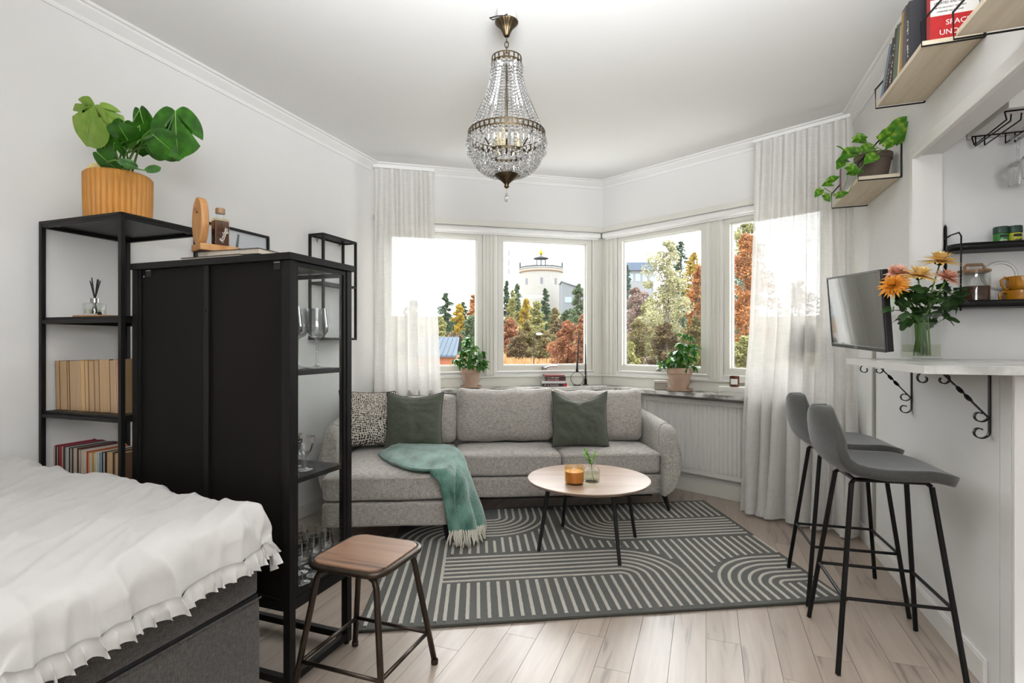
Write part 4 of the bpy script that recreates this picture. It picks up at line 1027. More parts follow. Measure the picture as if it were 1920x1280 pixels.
# ================================================================ PLANTS
leafmat('monstera_leaf', '1d4709', '3c7717', .32, c3='2b5d0e', island=False, transl=.18)
leafmat('monstera_light', '6c9422', '8aa938', .35, island=False, transl=.3)
leafmat('pothos_leaf', '2f6412', 'a3bb3c', .35, c3='477f1c', island=False, transl=.25, ns=3.2)
leafmat('schefflera_leaf', '1f4a16', '3f7526', .3, island=False, transl=.15, ns=2); leafmat('pot_leaf_light', '3f7c24', '6fa23a', .35, island=False, transl=.3, ns=2)
mat('stem_green', '5f8a38', .5); mat('leaf_vein', '86ab52', .45)
def bigleaf(length, width, splits=(), curl=.15, holes=(), n=26):
    """broad heart-shaped leaf in the xz plane (stalk joint at the origin, tip towards -z), with slots cut from the margin"""
    vs = [(0, 0, 0)]; outline = []
    for i in range(n*2+1):
        a = -pi+2*pi*i/(n*2)            # -pi .. pi, 0 = tip
        rr_ = cos(a*.5)**.35 if abs(a) < pi*.995 else .12
        x = width/2*sin(a)*(1.0+.10*cos(a)); zc = -length*(.42+.56*cos(a)*1.0)
        if abs(a) > 2.2: zc += 0
        if abs(a) > 2.75: k_ = (abs(a)-2.75)/(pi-2.75); zc = -length*(-.14+.14*k_) if False else zc*(1-k_); x *= (1-.35*k_)
        outline.append([x, zc])
        if abs(a) < .25: outline[-1][1] -= length*.06*(1-abs(a)/.25)
    pts = []
    for i, (x, zc) in enumerate(outline):
        a = -pi+2*pi*i/(n*2)
        cut = any(abs(a-s_) < .045 for s_ in splits)
        if cut: x *= .38; zc = zc*.55-.1*length*.4
        pts.append((x, zc))
    m = len(pts)
    for ring in (.5, 1.0):
        for (x, zc) in pts:
            X, Z = x*ring, zc*ring; vs.append((X, curl*(X*X/width)*3*1-abs(X)*.18+curl*.9*(Z*Z/length), Z))
    fs = []
    for i in range(m-1):
        fs.append((0, 1+i+1, 1+i)); fs.append((1+i, 1+i+1, 1+m+i+1, 1+m+i))
    return vs, fs
def place_leaf(vs, fs, base, yaw, pitch, roll, name, m, parent, vein=None):
    M = Matrix.Translation(base) @ Matrix.Rotation(yaw, 4, 'Z') @ Matrix.Rotation(roll, 4, 'Y') @ Matrix.Rotation(pitch, 4, 'X')
    o = MB().add(vs, fs, M).build(name, m, parent, smooth=True); 
    if vein:
        MB().tube([M @ Vector((0, .135*vein*t_*t_-.0015, -vein*t_)) for t_ in (0, .3, .6, .85)], [.0020, .0014, .0009, .0004], 5).build('midrib', 'leaf_vein', o)
    return o
# ribbed planter with monstera, on top of the open shelving
UN = Vector((-1.493, 2.04, 0)); ZU = 1.685
pc = Vector((-1.648, 2.235, ZU+.001))
mo = thing('monstera_plant', 'broad-leaved green plant in a ribbed ochre pot on top of the black shelving', 'potted plant', pc)
b = MB(); nr = 34; vs = []; prof = [(.112, 0), (.117, .01), (.120, .10), (.121, .19), (.118, .199), (.110, .199), (.108, .175)]
n = nr*6
for (rad, zz) in prof:
    for j in range(n):
        a = 2*pi*j/n; rib = .0065*abs(sin(a*nr/2))**.7 if zz < .198 and rad > .111 else 0; vs.append(((rad-.0055+rib)*cos(a), (rad-.0055+rib)*sin(a), zz))
fs = [tuple(reversed(range(n)))]+[(i*n+j, i*n+(j+1) % n, (i+1)*n+(j+1) % n, (i+1)*n+j) for i in range(len(prof)-1) for j in range(n)]
b.add(vs, fs).build('planter', 'ochre_ceramic', mo, smooth=True, angle=60)
MB().lathe([(0, .172), (.104, .172), (.104, .176), (.06, .182), (0, .184)], 20, cap=False).build('soil', 'soil', mo)
vs = [(-.035, 0, 0), (.03, 0, 0), (.03, 0, .035), (.018, 0, .042), (-.01, 0, .038), (-.028, 0, .02)]
MB().add(vs, [tuple(range(6))], Matrix.Translation((-.035, -.085, .185)) @ Matrix.Rotation(.2, 4, 'Z')).build('plant_tag', mat('tag_yellow', 'd9c98a', .5), mo, solid=.001)
def tpx(px, py, Y): return P(px, py, Y)-pc
LV = [ # px,py of stalk joint, Y, length, width, yaw, pitch, roll, splits, kind
 (178, 197, 2.08, .165, .225, -.25, .1, .62, (-1.9, -1.3, .8, 1.4, 1.9), 1),
 (187, 200, 2.14, .10, .09, .3, .1, -.75, (1.2,), 1),
 (329, 208, 2.16, .19, .20, .15, -.1, -.05, (-1.0, -.6, 1.1, 1.5), 0),
 (240, 262, 2.10, .075, .12, 0, -1.0, pi, (), 0), (258, 268, 2.05, .085, .115, .2, .9, 2.7, (), 0),
 (197, 250, 2.10, .10, .10, -.1, .3, .35, (), 0), (262, 235, 2.22, .12, .115, .2, .3, .1, (), 0),
 (262, 205, 2.22, .13, .10, -.2, .2, -.1, (), 0), (233, 228, 2.12, .10, .13, 0, .35, .2, (), 0),
 (286, 252, 2.10, .11, .12, .3, .5, -.9, (), 0), (296, 262, 2.2, .10, .085, .3, .3, -.8, (), 0),
 (215, 268, 2.06, .07, .06, -.4, .9, 1.3, (), 0), (278, 275, 2.12, .07, .05, .2, .6, -.9, (), 0), (275, 320, 2.10, .055, .035, .2, .5, -2.2, (), 0), (224, 302, 2.06, .06, .035, 0, .7, -1.4, (), 0),
 (182, 285, 2.12, .10, .075, -.2, .4, -.7, (), 0), (305, 240, 2.3, .13, .14, .2, .2, -.5, (), 0)]
rn = random.Random(5)
for i, (px, py, Y, ln, wd, yaw, pit, rol, spl, kd) in enumerate(LV):
    base = tpx(px, py, Y); vs, fs = bigleaf(ln, wd, spl)
    place_leaf(vs, fs, base, yaw, pit, rol, 'leaf', 'monstera_light' if kd else 'monstera_leaf', mo, ln if ln > .07 else None)
    r0 = Vector((rn.uniform(-.04, .05), rn.uniform(-.04, .03), .178)); md = r0.lerp(base, .55)+Vector((-(base.x-r0.x)*.18, 0, .03))
    MB().tube([r0, r0.lerp(md, .5)+Vector((0, 0, .01)), md, md.lerp(base, .6)+Vector((0, 0, .006)), base], [.0045, .004, .0035, .003, .0022], 6).build('stem', 'stem_green', mo, smooth=True)
# window-sill plants in terracotta
def sill_plant(name, label, px, py, Y, rt, h, px0, px1, pyt, seed, m1, m2, nl=95):
    c = P(px, py, Y); c.z = ZS+.001
    t = thing(name, label, 'potted plant', c)
    MB().lathe([(0, 0), (rt*.78, 0), (rt*1.02, .008), (rt*1.06, .02), (rt*1.0, .02), (rt*.95, .010), (0, .008)], 32, cap=False).build('saucer', 'terracotta', t, smooth=True, angle=40)
    rb_ = rt*.62
    MB().lathe([(0, .0095), (rb_, .0095), (rt*.93, h*.74), (rt, h*.75), (rt*1.0, h*.98), (rt*.97, h), (rt*.9, h), (rt*.88, h*.9)], 36, cap=False).build('pot', 'terracotta', t, smooth=True, angle=35)
    MB().lathe([(0, h*.9), (rt*.88, h*.9)], 20, cap=False).build('soil', 'soil', t)
    rn = random.Random(seed); hw = (px1-px0)/2000*Y; ht = zat(Y, pyt)-ZS-h; cxo = ((px0+px1)/2-px)/1000*Y
    base = {}
    me = None
    for k in range(int(nl/2.9)):
        while 1:
            ex, ey, ez = rn.uniform(-1, 1), rn.uniform(-.7, .7), rn.uniform(-.15, 1)
            if ex*ex+ey*ey+(max(0, ez)**2) < 1 : break
        e = Vector((cxo*max(.2, ez)+ex*hw*.8, ey*hw*.8, h+max(.0, ez)*ht*.86+.01))
        r0 = Vector((rn.uniform(-.02, .02), rn.uniform(-.02, .02), h*.9))
        MB().tube([r0, Vector((r0.x+(e.x-r0.x)*.35, r0.y+(e.y-r0.y)*.35, h+(e.z-h)*.7+.0)), e], [.0028, .002, .0015], 5).build('stem', 'stem_green', t)
        for j in range(7):
            a = 2*pi*j/7+rn.uniform(-.3, .3); l = rn.uniform(.046, .068)
            key = (j % 4)
            if key not in base:
                vs, fs = leafshape(1, .48, .22, .30, 6); o_ = MB().add(vs, fs).build('leaf', m1 if key else m2, t, smooth=True); base[key] = o_; first = True
            else: o_ = base[key].copy(); COL.objects.link(o_); first = False
            dz = rn.uniform(-1.7, .15)
            M = orient((cos(a), sin(a), dz), e+Vector((cos(a)*.006, sin(a)*.006, 0)), rn.uniform(-.9, .9)) @ Matrix.Diagonal((l, l, l, 1)); o_.parent = t; o_.matrix_local = M
sill_plant('leafy_sill_plant', 'bushy green plant in a terracotta pot on the sill by the left curtain', 883, 725, 4.52, .087, .175, 836, 915, 622, 3, 'schefflera_leaf', 'pot_leaf_light', 112)
sill_plant('leafy_sill_plant', 'dark-leaved plant in a larger terracotta pot above the radiator', 1274, 731, 4.22, .098, .185, 1243, 1326, 618, 8, 'schefflera_leaf', 'pot_leaf_light', 126)
# trailing plant on the wall shelf
q = F_R.pt(sR(1678), -.095, SH[2][2]+.0225)
po = thing('trailing_plant', 'trailing variegated plant in a dark brown pot on the wall shelf beside the curtain', 'potted plant', q)
MB().lathe([(0, 0), (.062, 0), (.078, .095), (.084, .097), (.086, .125), (.083, .128), (.076, .128), (.074, .115)], 32, cap=False).build('pot', 'brown_pot', po, smooth=True, angle=35)
MB().lathe([(0, .113), (.074, .113)], 16, cap=False).build('soil', 'soil', po)
def hleaf(l, w_):
    vs = []; fs = []; n = 9
    for i in range(n+1):
        t_ = i/n; x = l*(t_-.0); wd = w_*.5*(sin(pi*min(1, (t_*.88+.12)))**.8)*(1.15-.5*t_)
        if i == 0: wd = w_*.30; x = -l*.10
        vs += [(x, -wd, .16*wd-.0), (x, -wd*.5, -.02*wd), (x if i else 0, 0, -.05*wd), (x, wd*.5, -.02*wd), (x, wd, .16*wd)]
        for k in range(5): a_ = vs[-5+k]; vs[-5+k] = (a_[0], a_[1], a_[2]-.25*l*t_*t_)
    for i in range(n):
        for k in range(4): a = 5*i+k; fs.append((a, a+1, a+6, a+5))
    return vs, fs
vine = [(1652, 282, 2.62), (1625, 292, 2.66), (1605, 300, 2.7), (1592, 318, 2.72), (1585, 345, 2.74), (1570, 365, 2.76), (1545, 352, 2.76)]
vine2 = [(1650, 284, 2.62), (1628, 300, 2.64), (1612, 318, 2.66), (1600, 340, 2.68), (1590, 362, 2.7), (1572, 368, 2.72), (1548, 362, 2.74)]
vine3 = [(1655, 282, 2.64), (1630, 268, 2.66), (1608, 262, 2.7)]
for vn in (vine, vine2, vine3):
    pts = [P(*p)-q for p in vn]; sm_ = [sm(pts, i/20) for i in range(21)]
    MB().tube(sm_, .0018, 5).build('vine', 'stem_green', po, smooth=True)
PL = [(1668, 250, 2.60, .13, .10, .4, .5), (1680, 262, 2.58, .13, .085, .75, .3), (1650, 262, 2.6, .10, .08, .2, .9), (1606, 255, 2.72, .065, .05, -1.0, .2), (1600, 262, 2.68, .06, .045, .5, -.4), (1637, 275, 2.64, .09, .055, 3.4, -.1), (1605, 282, 2.66, .10, .07, 3.5, -.2), (1620, 285, 2.62, .085, .05, 3.3, .5), (1590, 300, 2.68, .07, .06, 3.0, -.3), (1580, 300, 2.68, .06, .05, 4.0, -.4),
      (1588, 312, 2.66, .06, .045, .0, -.8), (1590, 322, 2.7, .065, .055, .3, -.4), (1560, 345, 2.74, .06, .045, 3.2, -.05), (1552, 340, 2.74, .055, .04, .3, .4), (1540, 355, 2.74, .055, .045, 3.6, -.9), (1545, 365, 2.74, .05, .04, -.6, -.9), (1568, 368, 2.72, .055, .04, .4, .1), (1585, 285, 2.64, .06, .05, 2.5, .2), (1642, 290, 2.58, .08, .055, 3.6, -.3), (1660, 275, 2.56, .075, .05, .8, .2)]
vs, fs = hleaf(1, .78); hl = None
for (px, py, Y, l, w_, a, dz) in PL:
    if hl is None: hl = MB().add(vs, fs).build('leaf', 'pothos_leaf', po, smooth=True); o_ = hl
    else: o_ = hl.copy(); COL.objects.link(o_)
    o_.parent = po; o_.matrix_local = orient((cos(a), -.35, sin(a)*.8+dz*.6), P(px, py, Y)-q, -.9) @ Matrix.Diagonal((l, l*w_/l/.72*1.0 if False else l, l, 1))
# ================================================================ OPEN BLACK SHELVING
UM = Matrix.Translation(UN) @ Matrix.Rotation(TH, 4, 'Z')
un = thing('open_shelving', 'tall open black metal shelving unit against the left wall behind the bed', 'shelving unit', UN, TH)
DX, DY, pt_ = .475, .345, .017
for (x, y) in ((0, 0), (-DX, 0), (0, DY), (-DX, DY)):
    MB().box(x-pt_/2 if x == 0 else x-pt_/2, x+pt_/2, y-pt_/2, y+pt_/2, 0, ZU-.001).build('post', 'black_metal', un, bevel=.001)
ZSH = (ZU, 1.29, .905, .52, .12)
for i, z in enumerate(ZSH):
    o = MB().box(-DX-pt_/2, pt_/2, -pt_/2, DY+pt_/2, z-.012, z) if i == 0 else MB().box(-DX+.0, 0, .002, DY-.002, z-.010, z)
    o.build('shelf', 'black_metal', un, bevel=.001)
    b = MB()
    for (x0, y0, x1, y1) in ((-DX+.011, 0, -.011, 0), (-DX+.011, DY, -.011, DY)): b.box(x0, x1, y0-.007, y0+.007, z-.026, z-.0105)
    for x in (0, -DX): b.box(x-.007, x+.007, .011, DY-.011, z-.026, z-.0105)
    for x in (-.05, -DX+.05):
        for y in (.03, DY-.03): b.box(x-.008, x+.008, y-.008, y+.008, z-.020, z-.0105)
    b.build('rail', 'black_metal', un)
# books: fore edges towards the bed, each with its own look
def rowbooks(z, items, grp, x0, dep=.13):
    x = x0
    for (px0, px1, ht, col, pg, lab, lean, hard) in items:
        # convert the two pixel edges to local x along the front line
        def lx(px, off=.045):
            u = (px-960)/1000; o = UM @ Vector((0, off, 0)); d = Vector((cos(TH), sin(TH)))
            return (u*o.y-o.x)/(d.x-u*d.y)
        a, b_ = lx(px0), lx(px1); th_ = abs(b_-a)-.0006; c = (a+b_)/2
        q = UM @ Vector((c, .045+dep, z+.0005+(abs(sin(lean))*th_*.5)))
        book(lab, None, th_, dep, ht, col, pg, grp, q, 0, (0, lean, TH+pi), hard=hard)
g2 = 'paperbacks on the middle shelf of the black shelving'
mid = [(105, 113, .205, '8a6a4a', 'leftmost paperback on the middle shelf, browned pages'), (113, 127, .205, '2a2623', 'second paperback from the left on the middle shelf, dark cover'), (127, 131, .205, '6a4a22', 'thin brown-covered paperback on the middle shelf'), (132, 146, .206, 'a8a29c', 'paperback with greyish pages on the middle shelf, left of the yellow one'), (146, 152, .206, 'b8b4b0', 'thin grey paperback touching the yellow one on the middle shelf'), (152, 160, .208, 'd0a017', 'bright yellow paperback on the middle shelf'), (160, 167, .207, '7a5c3c', 'paperback right after the yellow one on the middle shelf'), (167, 178, .207, '2c2622', 'pale-paged paperback with a black cover on the middle shelf'), (178, 187, .209, '8d6a48', 'tan-paged paperback left of the thickest one on the middle shelf'), (187, 207, .212, '5a5048', 'thickest paperback on the middle shelf, wide block of tan pages'), (207, 215, .210, '5a5a48', 'paperback with olive cover left of the white one on the middle shelf'), (215, 219, .214, 'd6d2cc', 'thin white book next to the red one on the middle shelf'), (219, 223, .214, 'b01a20', 'thin red book at the right end of the middle shelf'), (223, 230, .214, '9a7a50', 'rightmost paperback on the middle shelf, half behind the post')]
rowbooks(.905, [(a, b_, ht, c, 'paper', lab, .035, False) for (a, b_, ht, c, lab) in mid], g2, 0)
g3 = 'hardbacks on the low shelf of the black shelving'
low = [(97, 104, .235, 'a81f2c', 'leftmost dark red book on the low shelf'), (104, 109, .232, '2a2f33', 'thin charcoal book after the first red one on the low shelf'), (109, 113, .233, '7a1f28', 'thin maroon book on the low shelf'), (113, 119, .234, 'a81f2c', 'second dark red book on the low shelf'), (119, 123, .232, '2b3a48', 'thin navy book on the low shelf'), (123, 129, .23, 'b9b6b0', 'pale grey book on the low shelf'), (129, 135, .23, '1f2a2e', 'black-green book on the low shelf'), (135, 145, .232, '4a3a34', 'brown-covered book with grey pages on the low shelf'), (145, 152, .228, '5a2620', 'book with a dark oxblood cover on the low shelf'), (152, 162, .226, 'd2c8b6', 'cream book on the low shelf'), (162, 165, .222, 'b8401f', 'thin orange-red book on the low shelf'), (165, 173, .218, 'c79a68', 'tan book on the low shelf'), (173, 179, .22, 'b9953a', 'thin mustard book on the low shelf'), (179, 186, .222, 'd9d5cf', 'white book left of the light blue one on the low shelf'), (186, 191, .222, '3f8fb0', 'thin light blue book on the low shelf'), (191, 197, .226, '3a2c28', 'narrow dark-brown book on the low shelf'), (198, 212, .23, '2c2624', 'thick book with cream pages and black cover on the low shelf'), (213, 230, .228, '6a4a30', 'rightmost thick book on the low shelf, tan pages')]
rowbooks(.52, [(a, b_, ht, c, 'paper_white' if i < 16 else 'paper', lab, 0, True) for i, (a, b_, ht, c, lab) in enumerate(low)], g3, 0, .16)
# diffuser on a small board
q = UM @ Vector((-.315, .12, 1.2905))
MBb = MB().prism(rrect(.105, .03, 6, .055), 0, .010).build('serving_board', 'oak_light', bevel=.002); MBb.location = q; MBb.rotation_euler = (0, 0, TH); tag(MBb, 'small oak board under the reed diffuser on the black shelving', 'board')
df = thing('reed_diffuser', 'glass reed diffuser with black sticks on the upper shelf of the black shelving', 'diffuser', UM @ Vector((-.345, .12, 1.3015)), TH)
MB().lathe([(0, 0), (.038, 0), (.0405, .003), (.0405, .048), (.038, .052), (.014, .053), (.014, .057), (0.012, .057), (.012, .050), (.036, .049), (.037, .046), (.037, .008), (0, .006)], 28, cap=False).build('bottle', 'clear_glass', df, smooth=True, angle=40)
MB().lathe([(0, .007), (.0355, .009), (.0355, .026), (0, .0262)], 24, cap=False).build('oil', 'water', df, smooth=True, angle=40)
MB().lathe([(.0135, .054), (.016, .054), (.016, .073), (.008, .074), (.008, .07)], 24, cap=False).build('collar', 'steel', df, smooth=True, angle=40)
for (ax, ay) in ((-.42, .1), (-.2, -.1), (-.1, .2), (.0, -.15), (.12, .1), (.2, .05), (.48, -.05)):
    MB().tube([(-ax*.045, -ay*.03, .010), (0, 0, .068), (ax*.085+.0, ay*.08, .150+.01*cos(ax*9))], .0022, 6).build('reed', 'black_soft', df)
MB().lathe([(0, 0), (.007, 0), (.008, .008), (.004, .014), (0, .015)], 12, (.062, -.02, 0), cap=False).build('loose_cap', 'black_soft', df, smooth=True)
# ================================================================ GLASS CABINET
KA = Vector((-.75, 1.80, 0)); KM = Matrix.Translation(KA) @ Matrix.Rotation(TH, 4, 'Z')
kb_ = thing('glass_cabinet', 'tall black display cabinet with glass side, its dark back turned to the bed', 'cabinet', KA, TH)
WX, WY, ZTP = .765, .335, 1.49; p_ = .028; ZB_ = .30
def kbox(nm, x0, x1, y0, y1, z0, z1, m='black_metal', bev=.0012): return MB().box(x0, x1, y0, y1, z0, z1).build(nm, m, kb_, bevel=bev)
kbox('top_plate', -WX-.002, .008, -.008, WY+.008, ZTP-.024, ZTP)
for (x, y) in ((-p_, 0), (-WX, 0), (-p_, WY-p_), (-WX, WY-p_)): kbox('post', x, x+p_, y, y+p_, .008, ZTP-.024)
for (x, y) in ((-p_/2, p_/2), (-WX+p_/2, p_/2), (-p_/2, WY-p_/2), (-WX+p_/2, WY-p_/2)): MB().lathe([(0, 0), (.010, 0), (.010, .009)], 12, (x, y, 0), cap=False).build('foot', 'black_soft', kb_)
for y in (0, WY-p_): kbox('base_rail', -WX+p_, -p_, y+.002, y+p_-.002, .02, .045)
for x in (-p_, -WX): kbox('base_rail', x+.002, x+p_-.002, p_, WY-p_, .02, .045)
kbox('bottom_plate', -WX+p_, -p_, .004, WY-.004, ZB_-.005, ZB_+.01)
for y in (0.002, WY-p_+.002): kbox('bottom_rail', -WX+p_, -p_, y, y+.024, ZB_-.03, ZB_-.005)
for x in (-p_, -WX): kbox('bottom_rail', x+.002, x+p_-.002, p_, WY-p_, ZB_-.03, ZB_+.008)
# back: two steel panels with a middle rail, vents and screws
kbox('back_panel', -WX+p_, -WX/2-.008, .012, .016, ZB_+.01, ZTP-.024, 'black_panel', 0)
kbox('back_panel', -WX/2+.008, -p_, .012, .016, ZB_+.01, ZTP-.024, 'black_panel', 0)
kbox('middle_rail', -WX/2-.012, -WX/2+.012, .002, .012, ZB_+.01, ZTP-.024)
for x in (-WX+p_, -p_-.012): kbox('back_flange', x, x+.012, .004, .012, ZB_+.01, ZTP-.026)
for x in (-WX+.075, -.065):
    o = kbox('vent_slot', x-.014, x+.014, .0105, .0125, ZTP-.052, ZTP-.028, 'black_soft', 0)
    MB().box(x-.014, x+.014, .0095, .0105, ZTP-.030, ZTP-.0265).build('lip', 'steel', o)
for x in (-WX+.05, -.04): MB().lathe([(0, 0), (.005, 0), (.0045, .0025), (0, .003)], 14, M=Matrix.Translation((x, .012, ZTP-.05)) @ Matrix.Rotation(pi/2, 4, 'X'), cap=False).build('screw', 'steel', kb_)
for z in (1.30, .85): 
    for x in (-WX+.02, -WX/2+.0): MB().ball((x, .0, z), .004, 8, 5).build('rivet', 'black_metal', kb_)
# side glass on the right, wall on the left, doors on the far side
def gframe(nm, fx, a0, a1, z0, z1, axis, fw=.016, dp=.012, hasg=True):
    o = MB()
    def bb(u0, u1, w0, w1, t0=0, t1=dp):
        if axis == 'y': o.box(fx+t0, fx+t1, u0, u1, w0, w1)
        else: o.box(u0, u1, fx+t0, fx+t1, w0, w1)
    bb(a0, a0+fw, z0, z1); bb(a1-fw, a1, z0, z1); bb(a0+fw, a1-fw, z0, z0+fw); bb(a0+fw, a1-fw, z1-fw, z1)
    fr_ = o.build(nm, 'black_metal', kb_, bevel=.001)
    g = MB()
    if axis == 'y': g.box(fx+.005, fx+.008, a0+fw-.002, a1-fw+.002, z0+fw-.002, z1-fw+.002)
    else: g.box(a0+fw-.002, a1-fw+.002, fx+.005, fx+.008, z0+fw-.002, z1-fw+.002)
    g.build('glass', 'cabinet_pane', fr_)
gframe('side_frame', -.016, p_, WY-p_, ZB_+.01, ZTP-.026, 'y')
gframe('side_frame', -WX+.004, p_, WY-p_, ZB_+.01, ZTP-.026, 'y')
gframe('door', WY-.014, -WX+p_+.002, -WX/2-.001, ZB_+.012, ZTP-.028, 'x', .018); gframe('door', WY-.014, -WX/2+.001, -p_-.002, ZB_+.012, ZTP-.028, 'x', .018)
for z in (.71, 1.088): kbox('shelf', -WX+p_, -p_+.006, .018, WY-.022, z-.018, z, 'black_metal')
for x in (-WX/2-.03, -WX/2+.03): MB().ball((x, WY+.006, .9), .009, 10, 6).build('knob', 'black_metal', kb_, smooth=True)
# glasses
def goblet(kind):
    if kind == 'wine': return [(0, 0), (.036, .001), (.037, .003), (.012, .008), (.0045, .016), (.0038, .10), (.008, .112), (.028, .122), (.040, .138), (.041, .155), (.033, .225), (.0318, .225), (.0392, .155), (.038, .139), (.026, .125), (0, .119)]
    if kind == 'cut': return [(0, 0), (.030, .001), (.031, .003), (.012, .007), (.007, .014), (.011, .028), (.006, .040), (.010, .050), (.026, .070), (.034, .095), (.038, .125), (.0365, .125), (.032, .096), (.024, .073), (0, .056)]
    if kind == 'small': return [(0, 0), (.028, .001), (.029, .003), (.010, .007), (.004, .014), (.0035, .062), (.012, .070), (.026, .085), (.029, .100), (.024, .115), (.021, .150), (.0198, .150), (.0225, .115), (.027, .100), (.024, .087), (0, .072)]
cnt = {}
def glass(kind, x, y, z, label, grp, M=KM, flip=False):
    p = M @ Vector((x, y, z))
    if kind not in cnt:
        pr = goblet(kind); t = thing({'wine': 'wine_glass', 'cut': 'crystal_goblet', 'small': 'schnapps_glass'}[kind], label, 'glass', p, 0, grp)
        k_ = {'wine': 6, 'cut': 7, 'small': 6}[kind]; n = 24
        MB().lathe(pr[:k_+1], n, cap=False).build('stem_foot', 'goblet_glass', t, smooth=True, angle=60)
        MB().lathe(pr[k_:], n if kind != 'cut' else 14, cap=False).build('bowl', 'goblet_glass', t, smooth=kind != 'cut', angle=60)
        cnt[kind] = t
    else: t = copy_tree(cnt[kind], p, None, label); t['group'] = grp
    if flip: t.rotation_euler = (pi, 0, 0)
    return t
gw = 'tall wine glasses on the top shelf of the cabinet'
for (x, y, l) in ((-.075, .085, 'tall wine glass nearest the side pane on the top cabinet shelf'), (-.115, .165, 'tall wine glass behind the front one on the top cabinet shelf'), (-.17, .09, 'tall wine glass half hidden by the corner post on the top cabinet shelf'), (-.055, .20, 'tall wine glass farthest right on the top cabinet shelf')): glass('wine', x, y, 1.089, l, gw)
gc = 'cut crystal goblets on the middle shelf of the cabinet'
for (x, y, l) in ((-.070, .075, 'cut crystal goblet at the near corner of the middle cabinet shelf'), (-.085, .165, 'cut crystal goblet standing farthest back on the middle cabinet shelf'), (-.150, .10, 'cut crystal goblet deepest inside the middle cabinet shelf'), (-.16, .19, 'cut crystal goblet behind the others on the middle cabinet shelf')): glass('cut', x, y, .711, l, gc)
gs = 'small stemmed glasses on the floor of the cabinet'
k = 0
for i in range(4):
    for j in range(3):
        x, y = -.062-.068*j, .062+.066*i
        lab = 'small stemmed glass on the cabinet floor, %s row, %s from near post' % (('outer', 'middle', 'inner')[j], ('first', 'second', 'third', 'last')[i])
        glass('small', x, y, ZB_+.011, lab, gs)
# things on top of the cabinet
def bookflat(label, th_, w_, l_, cover, pages, M0, rz, grp=None, title=None, tcol='white_ink'):
    """lying book: local x = spine side length, y = depth (fore edge +y), z thickness"""
    t = thing('book', label, 'book', M0, rz, grp)
    if cover not in MATS: MATS[cover] = mat('cover_'+cover, cover, .5, var=.06)
    c = .002
    MB().box(-l_/2, l_/2, 0, w_, 0, c).box(-l_/2, l_/2, 0, w_, th_-c, th_).box(-l_/2, l_/2, 0, c, c, th_-c).build('cover', cover, t)
    MB().box(-l_/2+.003, l_/2-.003, c, w_-.004, c, th_-c).build('pages', pages, t)
    if title: worn_title(l_*.6, th_*.6, tcol, Matrix.Translation((-l_*.42, -.0006, th_*.28)) @ Matrix.Rotation(pi/2, 4, 'X'), t)
    return t
zt = ZTP+.0005
q = KM @ Vector((-.46, .30, zt)); bookflat('large flat book with cream pages, lower one on top of the cabinet', .026, .22, .30, '3b3436', 'paper_white', q, TH+pi)
q = KM @ Vector((-.40, .31, zt+.0265)); bookflat('large flat book with pinkish pages, upper one on top of the cabinet', .022, .21, .29, '322c30', 'paper_white', q, TH+pi+.05)
hp = KM @ Vector((-.503, .126, zt+.049))
SRZ = radians(50)
ho = thing('wooden_bottle_stand', 'oval light wood stand holding a dark bottle on top of the cabinet', 'bottle stand', hp, SRZ)
MB().prism([(-.055, -.045), (.085, -.045), (.09, -.03), (.09, .045), (-.055, .045)], 0, .026).build('base_block', 'oak_light', ho, bevel=.003)
pts = [(.050*cos(2*pi*i/40), .092+.092*sin(2*pi*i/40)) for i in range(40)]
pts = [(y, max(.004, z)) for (y, z) in pts]; n = len(pts); x0, x1 = -.052, -.024
vs = [(x0, y, z+.022) for y, z in pts]+[(x1, y, z+.022) for y, z in pts]
MB().add(vs, [tuple(range(n)), tuple(reversed(range(n, 2*n)))]+[((i+1) % n, i, n+i, n+(i+1) % n) for i in range(n)]).build('oval_board', 'oak_light', ho, bevel=.004)
MB().tube([(-.0535, -.01, .145), (-.0535, .010, .165)], .0045, 6).build('knot_mark', mat('knot_brown', '8a5a2c', .6), ho)
bo = thing('liquor_bottle', 'square dark brown liquor bottle with white script, held in the wooden stand', 'bottle', hp+Vector((.034*cos(SRZ), .034*sin(SRZ), .0268)), SRZ)
MB().prism(rrect(.028, .005, 4, .021), 0, .108).build('glass_body', 'amber_glass', bo, bevel=.002)
MB().prism(rrect(.0262, .004, 4, .0192), .003, .100).build('liquor', mat('liquor', '3a140c', .25, var=.2, scale=30), bo)
MB().lathe([(.028, .1085), (.016, .112), (.014, .116), (.014, .130), (.0, .130)], 20, cap=False).build('neck', 'clear_glass', bo, smooth=True, angle=40)
MB().lathe([(0, .1305), (.0175, .1305), (.0175, .149), (.016, .151), (0, .151)], 24, cap=False).build('stopper', 'lid_wood', bo, smooth=True, angle=40)
text('Roslags', .0235, 'white_ink', Matrix.Translation((.002, -.0218, .012)) @ Matrix.Rotation(pi/2, 4, 'X') @ Matrix.Rotation(radians(72), 4, 'Z'), bo, 'script_label', .0003, shear=.45, sx=.85)
